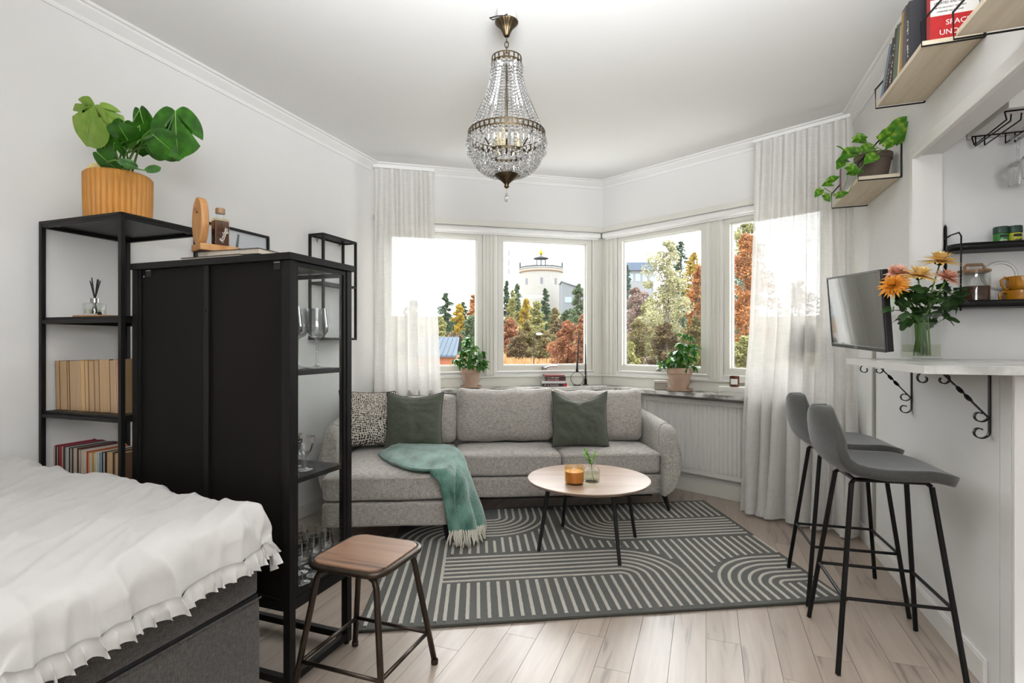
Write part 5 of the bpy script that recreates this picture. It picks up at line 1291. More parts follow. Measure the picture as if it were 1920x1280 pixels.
# framed picture on the left wall
s0_, s1_ = F_L.s_at(365, -.01), F_L.s_at(503, -.01)
pf = thing('framed_print', 'black framed print of a grey hand, hung on the left wall behind the cabinet', 'picture', F_L.pt(s0_, -.0, 1.18), F_L.rz)
Lp = s1_-s0_; zt_ = .675
MB().box(0, Lp, -.02, -.002, 0, .014).box(0, Lp, -.02, -.002, zt_-.014, zt_).box(0, .014, -.02, -.002, .014, zt_-.014).box(Lp-.014, Lp, -.02, -.002, .014, zt_-.014).build('frame', 'black_metal', pf, bevel=.001)
MB().box(.014, Lp-.014, -.008, -.004, .014, zt_-.014).build('print', mat('print_grey', 'c3c6ca', .5, var=.04), pf)
hm = mat('hand_grey', '6f7072', .8, var=.25, scale=30)
cxh, zh0 = .275, .10
hand = MB()
def fing(pts, w0, w1):
    vs = []; n = len(pts)
    for i, (x, z) in enumerate(pts):
        w_ = w0+(w1-w0)*i/(n-1); a = pts[min(i+1, n-1)]; c = pts[max(i-1, 0)]; tx, tz = a[0]-c[0], a[1]-c[1]; l = sqrt(tx*tx+tz*tz)
        vs += [(x-tz/l*w_, -.0088, z+tx/l*w_), (x+tz/l*w_, -.0088, z-tx/l*w_)]
    hand.add(vs, [(2*i, 2*i+1, 2*i+3, 2*i+2) for i in range(n-1)])
fing([(cxh, .05), (cxh-.005, .30), (cxh-.008, .40), (cxh, .50)], .030, .042); fing([(cxh-.035, .46), (cxh-.055, .52), (cxh-.068, .575)], .012, .006); fing([(cxh-.01, .49), (cxh+.0, .56), (cxh+.012, .645)], .014, .007); fing([(cxh+.01, .50), (cxh+.02, .545), (cxh+.018, .565)], .016, .010); fing([(cxh+.03, .48), (cxh+.04, .52), (cxh+.036, .54)], .014, .010)
hand.build('hand_motif', 'hand_grey', pf)
# wall mounted wire box shelf
sb0, sb1 = F_L.s_at(578, -.0), F_L.s_at(643, 0); Lw = sb1-sb0
wb = thing('wire_box_shelf', 'tall black wire-frame box shelf on the left wall beside the left curtain', 'shelf', F_L.pt(sb0, 0, 1.21), F_L.rz)
dd, hh, q_ = .128, .735, .016
for x in (0, Lw-q_):
    for y in (-q_, -dd): MB().box(x, x+q_, y, y+q_, 0, hh).build('upright', 'black_metal', wb, bevel=.001)
for z in (0, .385, hh-q_):
    b = MB().box(q_, Lw-q_, -q_, 0, z, z+q_).box(q_, Lw-q_, -dd, -dd+q_, z, z+q_).box(0, q_, -dd+q_, -q_, z, z+q_).box(Lw-q_, Lw, -dd+q_, -q_, z, z+q_)
    b.build('crossbar', 'black_metal', wb); MB().box(q_, Lw-q_, -dd+q_, -q_, z+.006, z+.010).build('plate', 'black_metal', wb)
for x in (.05, Lw-.08): MB().add([(x, -.018, hh-q_), (x+.035, -.018, hh-q_), (x+.02, -.018, hh-.055)], [(0, 1, 2)]).build('gusset', 'steel', wb, solid=.002)
# ================================================================ SILL OBJECTS
def sillpt(px, py, z=ZS): Y = (H-z)/((py-645)/1000); p = P(px, py, Y); p.z = z+.0008; return p
z = 0; base = sillpt(1040, 724.5); gz = 'books stacked on the sill behind the middle of the sofa'
st_ = [(.026, .135, .215, '2a2527', 'paper_white', 'bottom book of the sill stack, black spine with a red tip', 0, 't', 'pink_ink', 0), (.022, .14, .205, 'cfc9c6', 'paper_white', 'white book second from the bottom of the sill stack', .0, None, '', -.012), (.019, .12, .172, '5e1f2c', 'paper_white', 'dark red book in the middle of the sill stack', .02, 't', 'pink_ink', .012), (.017, .12, .175, '262422', 'paper_white', 'black book second from the top of the sill stack', -.02, 't', 'white_ink', .01), (.013, .125, .18, '8a3a3c', 'paper_white', 'top book of the sill stack, faded red spine', .06, None, '', 0)]
for (th_, w_, l_, cv, pg, lab, rz_, ti, tcl, dx) in st_:
    o = bookflat(lab, th_, w_, l_, cv, pg, base+Vector((dx, 0, z)), radians(3)+rz_, gz, ti, tcl or 'white_ink'); z += th_+.0006
    if 'bottom book' in lab and 'second' not in lab: MB().box(l_/2-.03, l_/2+.0005, -.0006, .0, .001, th_-.001).build('red_tip', 'cover_red', o)
# ring candle holder with slim candle, and a second candlestick
def taper(parent, z0, z1, r0, r1, tilt=0): MB().tube([(0, 0, z0), (tilt*.5, 0, (z0+z1)/2), (tilt, 0, z1)], [r0, (r0+r1)/2, r1], 10).build('candle', mat('candle_black', '2b2c2c', .5), parent, smooth=True, angle=50)
q = sillpt(1082, 722.5); rc = thing('ring_candle_holder', 'thin black ring holder with a tall dark taper candle on the sill', 'candle holder', q)
MB().lathe([(0, 0), (.036, 0), (.037, .004), (0, .005)], 24, cap=False).build('base', 'black_metal', rc, smooth=True, angle=40)
MB().tube([(.058*cos(2*pi*i/40), 0, .062+.058*sin(2*pi*i/40)) for i in range(40)], .0022, 6, closed=True).build('ring', 'black_metal', rc, smooth=True)
MB().lathe([(0, .119), (.012, .119), (.011, .148), (.008, .148)], 14, cap=False).build('cup', 'black_metal', rc, smooth=True, angle=40)
taper(rc, .135, .50, .0105, .004, .018)
q = sillpt(1098, 721.5); cs = thing('candlestick', 'dark candlestick with a shorter taper, nearest the bay corner on the sill', 'candle holder', q)
MB().lathe([(0, 0), (.028, 0), (.028, .004), (.013, .007), (.0125, .055), (.008, .056)], 20, cap=False).build('stick', 'black_metal', cs, smooth=True, angle=40)
taper(cs, .05, .375, .0095, .003)
# grey felt box, books and amber candle by the right curtain
q = sillpt(1239, 730.5)
bx = thing('stone_box', 'small grey lidded box on the sill left of the larger terracotta pot', 'box', q, F_B.rz+.55)
MB().soft(.052, .035, .026, .008, 8, None, T(0, 0, .0265)).build('box_body', mat('felt_grey', 'a19a8e', .9, bump=.2), bx, smooth=True); MB().soft(.053, .036, .012, .008, 8, None, T(0, 0, .064)).build('lid', mat('felt_pale', 'b9b3a8', .9, bump=.2), bx, smooth=True)
q = sillpt(1372, 742); z = 0
for (lab, cv, dx, rzz) in (('lower of the two pale books under the amber jar candle on the sill', 'c9c6bd', 0, 0), ('upper of the two pale books under the amber jar candle on the sill', 'd3d0c8', .004, .08)):
    bookflat(lab, .030, .13, .19, cv, 'paper_white', q+Vector((dx, 0, z)), F_B.rz+.28+rzz, 'pale books on the right-hand sill'); z += .0306
q2 = q+Vector((.045, .06, z)); ac = thing('amber_candle', 'small amber jar candle with a white label on the pale sill books', 'candle', q2)
MB().lathe([(0, 0), (.031, 0), (.0335, .004), (.0335, .078), (.032, .078), (.0315, .006), (0, .004)], 28, cap=False).build('jar', mat('amber_dark', '5a2a10', .12, var=.1), ac, smooth=True, angle=40)
b = MB().grid(lambda u, v: (.0341*cos(-pi*.9+u*1.5), .0341*sin(-pi*.9+u*1.5), .018+.04*v), 12, 1).build('label', mat('label_white', 'dad7d2', .6), ac, smooth=True)
# lamp behind the right curtain
q = F_B.pt(F_B.s_at(1504, -.115), -.115, ZS+.001); lp = thing('table_lamp', 'table lamp with a tapered shade on the sill, showing through the right curtain', 'lamp', q)
zc0 = zat(q.y, 660)-ZS; zc1 = zat(q.y, 604)-ZS
mat('shade_linen', '62584c', .9, var=.05)
MB().lathe([(.098, zc0), (.060, zc1), (.059, zc1), (.097, zc0)], 36, cap=False).build('shade', 'shade_linen', lp, smooth=True)
MB().lathe([(0, 0), (.05, 0), (.05, .012), (.01, .018), (.008, .05), (.008, zc0+.06), (0, zc0+.06)], 20, cap=False).build('stand', 'white_plain', lp, smooth=True, angle=40)
for zz, rr_ in ((zc0, .098), (zc1, .060)): MB().tube([(rr_*cos(2*pi*i/32), rr_*sin(2*pi*i/32), zz) for i in range(32)], .003, 5, closed=True).build('rim', 'brown_pot', lp)
# ================================================================ BAR OBJECTS
zb = ZC+.0285; q = P(1727, 675, 2.19); q.z = zb
va = thing('flower_vase', 'square clear glass vase on the bar counter holding the bouquet', 'vase', q, radians(8))
hs, hv = .049, .192
g = MB()
for sg in (-1, 1):
    g.box(-hs, hs, sg*hs-(.004 if sg > 0 else 0), sg*hs+(.004 if sg < 0 else 0), .016, hv); g.box(sg*hs-(.004 if sg > 0 else 0), sg*hs+(.004 if sg < 0 else 0), -hs+.0042, hs-.0042, .016, hv)
g.build('glass_walls', 'vase_glass', va, bevel=.0015)
MB().box(-hs, hs, -hs, hs, 0, .0155).build('glass_foot', 'vase_glass', va, bevel=.003)
MB().box(-hs+.0045, hs-.0045, -hs+.0045, hs-.0045, .0165, .065).build('water', 'water', va)
bq = thing('flower_bouquet', 'bouquet of yellow, pink and orange dahlia-like flowers in the square glass vase', 'flowers', q+Vector((0, 0, .02)))
leafmat('petal_yellow', 'efc566', 'fbe5ae', .5, island=True, transl=.3); leafmat('petal_pink', 'dc9a7c', 'f0c4ae', .5, island=True, transl=.3); leafmat('petal_orange', 'd9851f', 'e9a63c', .5, island=True, transl=.3)
leafmat('flower_leaf', '1c3712', '33551f', .5, island=False, transl=.15)
def bloom(c, R, m, tilt, yaw, seed, rows=5):
    rn = random.Random(seed); b = MB()
    for k in range(rows):
        n = 21-2*k; rr_ = R*(1-.17*k); el = .02+.30*k
        for j in range(n):
            a = 2*pi*(j+.5*(k % 2))/n+rn.uniform(-.08, .08); l = rr_*rn.uniform(.88, 1.08); e = el+rn.uniform(-.08, .1)
            vs, fs = leafshape(l, R*.26, .35, -.10 if k > 1 else .12, 4)
            b.add(vs, fs, orient((cos(a)*cos(e), sin(a)*cos(e), sin(e)), (cos(a)*R*.05, sin(a)*R*.05, k*R*.05)))
    M = Matrix.Translation(c) @ Matrix.Rotation(yaw, 4, 'Z') @ Matrix.Rotation(tilt, 4, 'X')
    me = MB().add(b.v, b.f, M); o = me.build('flower_head', m, bq, smooth=True)
    MB().lathe([(0, -R*.22), (R*.2, -R*.12), (R*.3, 0), (0, R*.02)], 10, M=M, cap=False).build('calyx', 'flower_leaf', o)
BL = [(1762, 491, 2.20, .066, 'petal_yellow', .25, 0), (1722, 518, 2.12, .062, 'petal_yellow', .35, .3), (1682, 514, 2.18, .052, 'petal_pink', .7, -.5), (1676, 536, 2.14, .052, 'petal_orange', 1.0, -.9), (1775, 521, 2.16, .050, 'petal_pink', .55, .4)]
qb = bq.location
for i, (px, py, Y, R, m, ti, ya) in enumerate(BL):
    c = P(px, py, Y)-qb; bloom(c, R*1.15, m, ti, ya, i, 6 if 'pink' in m else 4)
    foot = Vector(((-1)**i*.022, .02-.01*i, -.0)); nk = Vector((c.x*.25, c.y*.25, .175))
    MB().tube([foot, nk, nk.lerp(c, .6)+Vector((0, 0, .0)), c-Vector((0, 0, .008))], [.0035, .0035, .003, .003], 7).build('stem', 'stem_green', bq, smooth=True)
rn = random.Random(21)
def lobed(l):
    vs = [(0, 0, 0)]; n = 22
    for i in range(n+1):
        a = -2.6+5.2*i/n; r_ = l*(.42+.30*abs(cos(a*2.5)))*(1+.5*cos(a)); vs.append((l*.35+r_*cos(a)*.9, r_*sin(a)*.72, -.12*r_*r_/l+.05*l*sin(a*3)))
    return vs, [(0, i+1, i+2) for i in range(n)]
for k in range(95):
    t_ = rn.random(); px = rn.uniform(1672, 1792); py = rn.uniform(532, 598); Y = rn.uniform(2.10, 2.26); a = rn.uniform(0, 2*pi)
    if py > 575 and (px < 1690 or px > 1775): px = rn.uniform(1700, 1760)
    vs, fs = lobed(rn.uniform(.034, .052)); p = P(px, py, Y)-qb
    MB().add(vs, fs, orient((cos(a), sin(a)*.6, rn.uniform(-.9, .2)), p, rn.uniform(-.8, .8))).build('leaf', 'flower_leaf', bq, smooth=True)
for k in range(12):
    c = P(rn.uniform(1690, 1780), rn.uniform(540, 570), rn.uniform(2.12, 2.24))-qb
    MB().tube([(rn.uniform(-.02, .02), rn.uniform(-.02, .02), .0), (c.x*.25, c.y*.25, .17), c], [.003, .0028, .0015], 6).build('stem', 'stem_green', bq, smooth=True)
vs, fs = leafshape(.085, .016, .2, .3, 8)
for (px, py, d) in ((1676, 545, (-.4, -.3, -.9)), (1790, 552, (.3, 0, -.9))): MB().add(vs, fs, orient(d, P(px, py, 2.13)-qb)).build('long_leaf', mat('leaf_silver', '9fb09a', .5) if px < 1700 else 'flower_leaf', bq, smooth=True)
# wall rack with two oval trays
def KP(x, y, z): return F_K.pt(x, y, z)
def ks(px, off=0): return F_K.s_at(px, off)
rk = thing('tray_shelf', 'black metal wall rack with two oval trays on the kitchen wall', 'shelf', F_K.pt(0, 0, 0), F_K.rz)
xa, xb = ks(1775, -.06), ks(1775, -.06)+.62
for z in (zat(2.27, 575), zat(2.27, 466)):
    pl_ = []; r_ = .060
    for i in range(13): a = pi/2+pi*i/12; pl_.append((xa+r_+r_*cos(a)*1.0, -.062-.0-r_*1.0*sin(a)*-1*-1 if False else -.062+r_*sin(a)))
    for i in range(13): a = -pi/2+pi*i/12; pl_.append((xb-r_+r_*cos(a), -.062+r_*sin(a)))
    MB().prism(pl_, z, z+.004).build('tray_base', 'black_metal', rk)
    n = len(pl_); vs = [(x, y, z+.0005) for x, y in pl_]+[(x, y, z+.030) for x, y in pl_]
    MB().add(vs, [(i, (i+1) % n, n+(i+1) % n, n+i) for i in range(n)]).build('tray_rim', 'black_metal', rk, solid=.0025, smooth=True)
zt1 = zat(2.27, 466)+.09; zt0 = zat(2.27, 575)-.045
for x in (xa+.012, xb-.05):
    MB().tube([(x, -.004, zt0), (x, -.004, zt1+.03), (x, -.012, zt1+.04), (x, -.022, zt1+.03), (x, -.022, zt0)], .0035, 6).tube([(x+.018, -.115, zt0+.03), (x+.018, -.121, zt1-.03), (x+.018, -.10, zt1-.01), (x+.006, -.05, zt1-.012), (x, -.004, zt1-.02)], .0035, 6).build('wire_side', 'black_metal', rk, smooth=True)
ztr0, ztr1 = zat(2.27, 575)+.0045, zat(2.27, 466)+.0045
q = F_K.pt(ks(1826, -.06), -.064, ztr0); jr = thing('storage_jar', 'tall glass jar with a wooden lid, half full of coffee, on the lower tray', 'jar', q, F_K.rz)
MB().lathe([(0, 0), (.052, 0), (.0545, .004), (.0545, .150), (.053, .150), (.0525, .006), (0, .004)], 36, cap=False).build('glass_body', 'clear_glass', jr, smooth=True, angle=40)
MB().lathe([(0, .006), (.0515, .006), (.0515, .088), (0, .089)], 32, cap=False).build('coffee', mat('coffee', '46291a', .9, var=.4, scale=200, bump=.5), jr, smooth=True, angle=40)
MB().lathe([(0, .146), (.050, .146), (.0505, .151), (.0575, .151), (.0575, .160), (0, .161)], 36, cap=False).build('lid', 'lid_wood', jr, smooth=True, angle=40)
MB().tube([(-.034, 0, .158), (-.034, 0, .176), (-.028, 0, .184), (.028, 0, .184), (.034, 0, .176), (.034, 0, .158)], .006, 8).build('handle', 'lid_wood', jr, smooth=True)
def cup(label, q, yaw, R, h, grp='mustard cups on the lower tray'):
    t = thing('stoneware_cup', label, 'cup', q, yaw, grp)
    MB().lathe([(0, 0), (R*.72, 0), (R*.9, h*.12), (R, h*.45), (R*1.02, h), (R*.96, h), (R*.93, h*.45), (R*.8, h*.15), (0, h*.1)], 36, cap=False).build('body', 'mustard_glaze', t, smooth=True, angle=50)
    MB().tube([(-R*.95, 0, h*.82), (-R*1.25, 0, h*.95), (-R*1.55, 0, h*.75), (-R*1.5, 0, h*.4), (-R*1.2, 0, h*.12), (-R*.92, 0, h*.1)], .0055, 8).build('handle', 'mustard_glaze', t, smooth=True)
qc = F_K.pt(ks(1912, -.06), -.06, ztr0)
cup('lower mustard stoneware cup at the right end of the tray', qc, F_K.rz+.3, .054, .066); cup('upper mustard stoneware cup stacked on another at the right end of the tray', qc+Vector((.006, 0, .0665)), F_K.rz+.15, .048, .060)
for (px, col, lab, wd) in ((1877, '2f7a2a', 'green spice jar with a dark green lid on the upper tray', 'BLACK'), (1902, 'b7b52a', 'yellow spice jar with a dark green lid on the upper tray', 'CURRY')):
    q = F_K.pt(ks(px, -.06), -.060, ztr1); t = thing('spice_jar', lab, 'spice jar', q, F_K.rz); t.scale = (1.12, 1.12, 1.4)
    MB().lathe([(0, 0), (.022, 0), (.0235, .003), (.0235, .045), (.021, .047), (0, .047)], 24, cap=False).build('jar', mat('spice_'+col, col, .35), t, smooth=True, angle=40)
    MB().lathe([(0, .0472), (.0245, .0472), (.0245, .066), (.023, .068), (0, .068)], 24, cap=False).build('lid', mat('lid_green', '173a2a', .4), t, smooth=True, angle=40)
    MB().box(-.012, .012, -.0245, -.0225, .034, .042).build('badge', 'black_soft', t); text('PEPPER', .0075, 'white_ink', Matrix.Translation((-.014, -.0242, .022)) @ Matrix.Rotation(pi/2, 4, 'X'), t) if col == '2f7a2a' else worn_title(.024, .0075, 'black_ink', Matrix.Translation((-.013, -.0242, .022)) @ Matrix.Rotation(pi/2, 4, 'X'), t)
q = F_K.pt(ks(1873, 0), -.002, zat(2.34, 516)); vt = thing('wall_vent', 'round white vent cover on the kitchen wall behind the glass jar', 'vent', q, F_K.rz)
MB().lathe([(.0, .004), (.050, .006), (.052, .014), (.058, .014), (.064, .006), (.066, 0)], 48, M=Matrix.Rotation(pi/2, 4, 'X'), cap=False).build('cover', 'white_gloss', vt, smooth=True, angle=40)
# stemware rack under the kitchen cabinet
zc_ = ZH+.05
kc = thing('wall_cabinet', 'white kitchen wall cabinet whose underside shows above the opening', 'cabinet', F_K.pt(0, 0, 0), F_K.rz)
MB().box(.09, 1.2, -.36, -.02, zc_, zc_+.10).build('cabinet_body', 'white_gloss', kc, bevel=.002)
rk = thing('stemware_rack', 'black wire stemware rack hanging under the kitchen wall cabinet', 'rack', F_K.pt(0, 0, 0), F_K.rz)
b = MB()
for i in range(4):
    x = .12+i*.105
    for dx in (-.016, .016):
        b.tube([(x+dx, -.06, zc_-.003), (x+dx, -.06, zc_-.045), (x+dx, -.34, zc_-.045), (x+dx, -.345, zc_-.02)], .0028, 6)
b.tube([(.09, -.06, zc_-.003), (.52, -.06, zc_-.003)], .003, 6).tube([(.09, -.33, zc_-.003), (.52, -.33, zc_-.003)], .003, 6)
for x in (.09, .52): b.tube([(x, -.33, zc_-.003), (x, -.345, zc_-.04), (x+.01, -.06, zc_-.04), (x, -.06, zc_-.003)], .0028, 6)
b.build('wires', 'black_metal', rk, smooth=True)
for j, (i, y, l) in enumerate(((1, -.12, 'wine glass hanging upside down in the rack, left one'), (1, -.23, 'wine glass hanging upside down in the rack, nearer one of the left pair'), (2, -.14, 'wine glass hanging upside down in the rack, right one'))):
    q = F_K.pt(.12+i*.105, y, zc_-.041); t = copy_tree(cnt['wine'], q, None, l); t['group'] = 'wine glasses hanging in the rack'; t.rotation_euler = (pi, 0, 0); t.scale = (1, 1, .9)
# ================================================================ CHANDELIER
CX, CY = -.024, 2.373
ch = thing('crystal_chandelier', 'large empire chandelier of clear crystal strands on dark bronze rings', 'chandelier', (CX, CY, 0))
MB().lathe([(0, 2.674), (.038, 2.674), (.041, 2.668), (.041, 2.640), (.034, 2.622), (.0, 2.622)], 36, cap=False).build('ceiling_cup', 'white_gloss', ch, smooth=True, angle=40)
vs = []; n = 96; prof = [(.010, 2.548), (.014, 2.553), (.017, 2.562), (.024, 2.578), (.035, 2.594), (.050, 2.606), (.052, 2.611), (.044, 2.617), (.02, 2.622)]
for (r_, z) in prof:
    for j in range(n): a = 2*pi*j/n; k = 1+.09*(abs(sin(a*9))-.5)*(1 if .02 < r_ < .0465 else .3); vs.append((r_*k*cos(a), r_*k*sin(a), z))
MB().add(vs, [(i*n+j, i*n+(j+1) % n, (i+1)*n+(j+1) % n, (i+1)*n+j) for i in range(len(prof)-1) for j in range(n)]).build('fluted_canopy', 'brass_dark', ch, smooth=True)
MB().tube([(0, -.03, 2.625), (-.04, -.035, 2.618), (-.075, -.03, 2.612), (-.06, -.03, 2.604), (-.02, -.04, 2.612), (.005, -.045, 2.622)], .003, 6).build('cable', 'black_soft', ch, smooth=True)
for i in range(4):
    z = 2.536-i*.024; pts = []
    for k in range(16): a = 2*pi*k/16; u, v = .008*cos(a), .016*sin(a); pts.append((u, 0, z+v) if i % 2 else (0, u, z+v))
    MB().tube(pts, .0022, 6, closed=True).build('chain_link', 'brass_dark', ch, smooth=True)
def ringband(R, z0, z1, nslot, nm, r2=None):
    b = MB(); n = nslot*2
    for z, h in ((z0, .004), (z1-.004, .004)):
        b.lathe([(R-.0015, z), (R+.0015, z), (R+.0015, z+h), (R-.0015, z+h), (R-.0015, z)], 64, cap=False)
    for j in range(nslot):
        a = 2*pi*j/nslot; M = Matrix.Rotation(a, 4, 'Z'); b.box(R-.0012, R+.0012, -R*pi/nslot*.28, R*pi/nslot*.28, z0, z1, M)
    # scalloped lower lip
    for j in range(nslot):
        a = 2*pi*j/nslot; M = Matrix.Rotation(a, 4, 'Z'); w_ = R*pi/nslot*.95
        b.add([(R, -w_, z0), (R, w_, z0), (R, w_*.7, z0-.007), (R, 0, z0-.010), (R, -w_*.7, z0-.007)], [(0, 1, 2, 3, 4)], M)
    return b.build(nm, 'brass_dark', ch)
ringband(.066, 2.425, 2.452, 18, 'top_ring'); ringband(.171, 2.092, 2.118, 44, 'middle_ring')
b = MB().lathe([(.088, 2.020), (.091, 2.020), (.091, 2.032), (.088, 2.032), (.088, 2.020)], 48, cap=False)
for k in range(4): a = pi/4+k*pi/2; b.tube([(.17*cos(a), .17*sin(a), 2.10), (.09*cos(a), .09*sin(a), 2.026)], .003, 5).tube([(.09*cos(a), .09*sin(a), 2.026), (0, 0, 2.03)], .0025, 5)
b.build('inner_ring', 'brass_dark', ch)
b = MB()
for k in range(4): a = -pi/2+k*pi/2; b.tube([(.066*cos(a), .066*sin(a), 2.43), (.075*cos(a), .075*sin(a), 2.33), (.171*cos(a), .171*sin(a), 2.11)] if k else [(0, -.064, 2.43), (0, -.09, 2.30), (0, -.168, 2.11)], .0028, 6)
b.tube([(0, 0, 2.45), (0, 0, 2.03)], .004, 6).tube([(-.064, 0, 2.44), (.064, 0, 2.44)], .0025, 6); b.build('struts', 'brass_dark', ch, smooth=True)
MB().lathe([(.053, 1.938), (.053, 1.932), (.045, 1.920), (.024, 1.905), (.012, 1.894), (.009, 1.886), (.012, 1.880), (.006, 1.874), (0, 1.872)], 36, cap=False).build('bottom_finial', 'brass_dark', ch, smooth=True)
MB().lathe([(0, 1.862), (.003, 1.858), (.0035, 1.852), (.011, 1.832), (.0125, 1.824), (.009, 1.816), (0, 1.811)], 8, cap=False).tube([(0, 0, 1.874), (0, 0, 1.860)], .001, 4).build('end_drop', 'crystal', ch)
bt = {}
def strand(pts, r, nm, key=None, rings=6):
    """octagonal cut beads threaded along a curve"""
    o = MB(); P_ = [Vector(p) for p in pts]; L = [0]
    for a, b in zip(P_, P_[1:]): L.append(L[-1]+(b-a).length)
    n = max(2, int(L[-1]/(2*r*1.06)))
    for i in range(n):
        s = (i+.5)/n*L[-1]; k = max(j for j in range(len(L)) if L[j] <= s); k = min(k, len(P_)-2); f = (s-L[k])/(L[k+1]-L[k]+1e-9); p = P_[k].lerp(P_[k+1], f)
        o.ball(p, r, rings, 4, (1, 1, 1))
    return o.build(nm, 'crystal', ch)
def curve_up(t):  # radius against height in the upper funnel
    z = 2.415-(2.415-2.118)*t; r = .066+.006*t+(.162-.072)*max(0, (t-.08)/.92)**1.55; return r, z
base = None
for k in range(38):
    a = 2*pi*k/38
    if base is None: base = strand([(curve_up(i/24)[0], 0, curve_up(i/24)[1]) for i in range(25)], .0072, 'crystal_strand'); o = base
    else: o = base.copy(); COL.objects.link(o)
    o.rotation_euler = (0, 0, a)
# short drops under the top ring
base = None
for k in range(20):
    if base is None:
        base = MB().ball((.068, 0, 2.412), .008, 6, 4).ball((.069, 0, 2.392), .011, 6, 4, (.6, 1, 1.15)).build('crystal_drop', 'crystal', ch); o = base
    else: o = base.copy(); COL.objects.link(o)
    o.rotation_euler = (0, 0, 2*pi*k/20)
# bowl strands
def curve_dn(t): a = t*pi/2; return .050+.122*cos(a)**.9, 2.088-.155*sin(a)
base = None
for k in range(36):
    if base is None: base = strand([(curve_dn(i/24*.985)[0], 0, curve_dn(i/24*.985)[1]) for i in range(25)], .0068, 'bowl_strand'); o = base
    else: o = base.copy(); COL.objects.link(o)
    o.rotation_euler = (0, 0, 2*pi*(k+.5)/36)
base = None
for k in range(44):   # pendants round the middle ring
    if base is None:
        base = MB().ball((.1735, 0, 2.083), .0065, 6, 4).ball((.175, 0, 2.067), .0075, 6, 4).ball((.176, 0, 2.040), .0075, 6, 4, (.6, 1, 2.3)).build('pendant_drop', 'crystal', ch); o = base
    else: o = base.copy(); COL.objects.link(o)
    o.rotation_euler = (0, 0, 2*pi*k/44)
base = None
for k in range(26):   # inner tier
    if base is None: base = MB().ball((.091, 0, 2.012), .007, 6, 4).ball((.091, 0, 1.992), .009, 6, 4, (.6, 1, 1.6)).build('inner_drop', 'crystal', ch); o = base
    else: o = base.copy(); COL.objects.link(o)
    o.rotation_euler = (0, 0, 2*pi*k/26)
for a in (2.6, -1.9, .3):
    MB().lathe([(0, 0), (.013, 0), (.013, .05), (.010, .055), (.009, .085), (.004, .10), (0, .102)], 14, (.05*cos(a), .05*sin(a), 2.03), cap=False).build('candle_bulb', mat('bulb_cream', 'd9c9a0', .4), ch, smooth=True, angle=40)
# ================================================================ OUTDOORS
def gz_(x, y):
    t = max(0, min(1, (y-86)/90)); t = t*t*(3-2*t); return -3.3+13.5*t+1.2*nz(x*.03, y*.03)*t
g = MB().grid(lambda u, v: (-160+360*u, 8+360*v, gz_(-160+360*u, 8+360*v)), 90, 90).build('ground_outside', mat('undergrowth', '7a6a48', 1, scale=.4, color2='4e4a30', bump=.6, bscale=2), smooth=True); struct(g)
rd = MB().grid(lambda u, v: (-30+60*u, 52+34*v, -3.28), 2, 2).build('asphalt_lot', mat('asphalt', '8c8f94', .9, scale=1.5, var=.1)); tag(rd, 'grey asphalt lot at the foot of the wooded hill outside', 'pavement')
PAL = {'pine': ('34482e', '62785a', '485f42'), 'green': ('4e6440', '8a9874', '6a7c58'), 'yellow': ('a08428', 'dcc05a', 'c2a440'), 'ygreen': ('84884a', 'c2bd84', 'a39f62'), 'orange': ('a8683a', 'd9a066', 'c08048'), 'red': ('8e5440', 'c79a64', 'a8694c'), 'brown': ('665442', 'a08c62', '827050'), 'pink': ('94766a', 'bba294', '9a8478'), 'mix': ('9c8650', '7a6248', '8c8858'), 'pale': ('a8a674', 'd6d2a6', 'b4b088')}
for k, (a, b, c) in PAL.items(): leafmat('tree_'+k, a, b, .8, c3=c, transl=.3, dim=.72)
mat('bark', '6f6459', .95, var=.3, scale=3); mat('bark_pale', '9c9488', .95, var=.3, scale=3)
tcount = 0
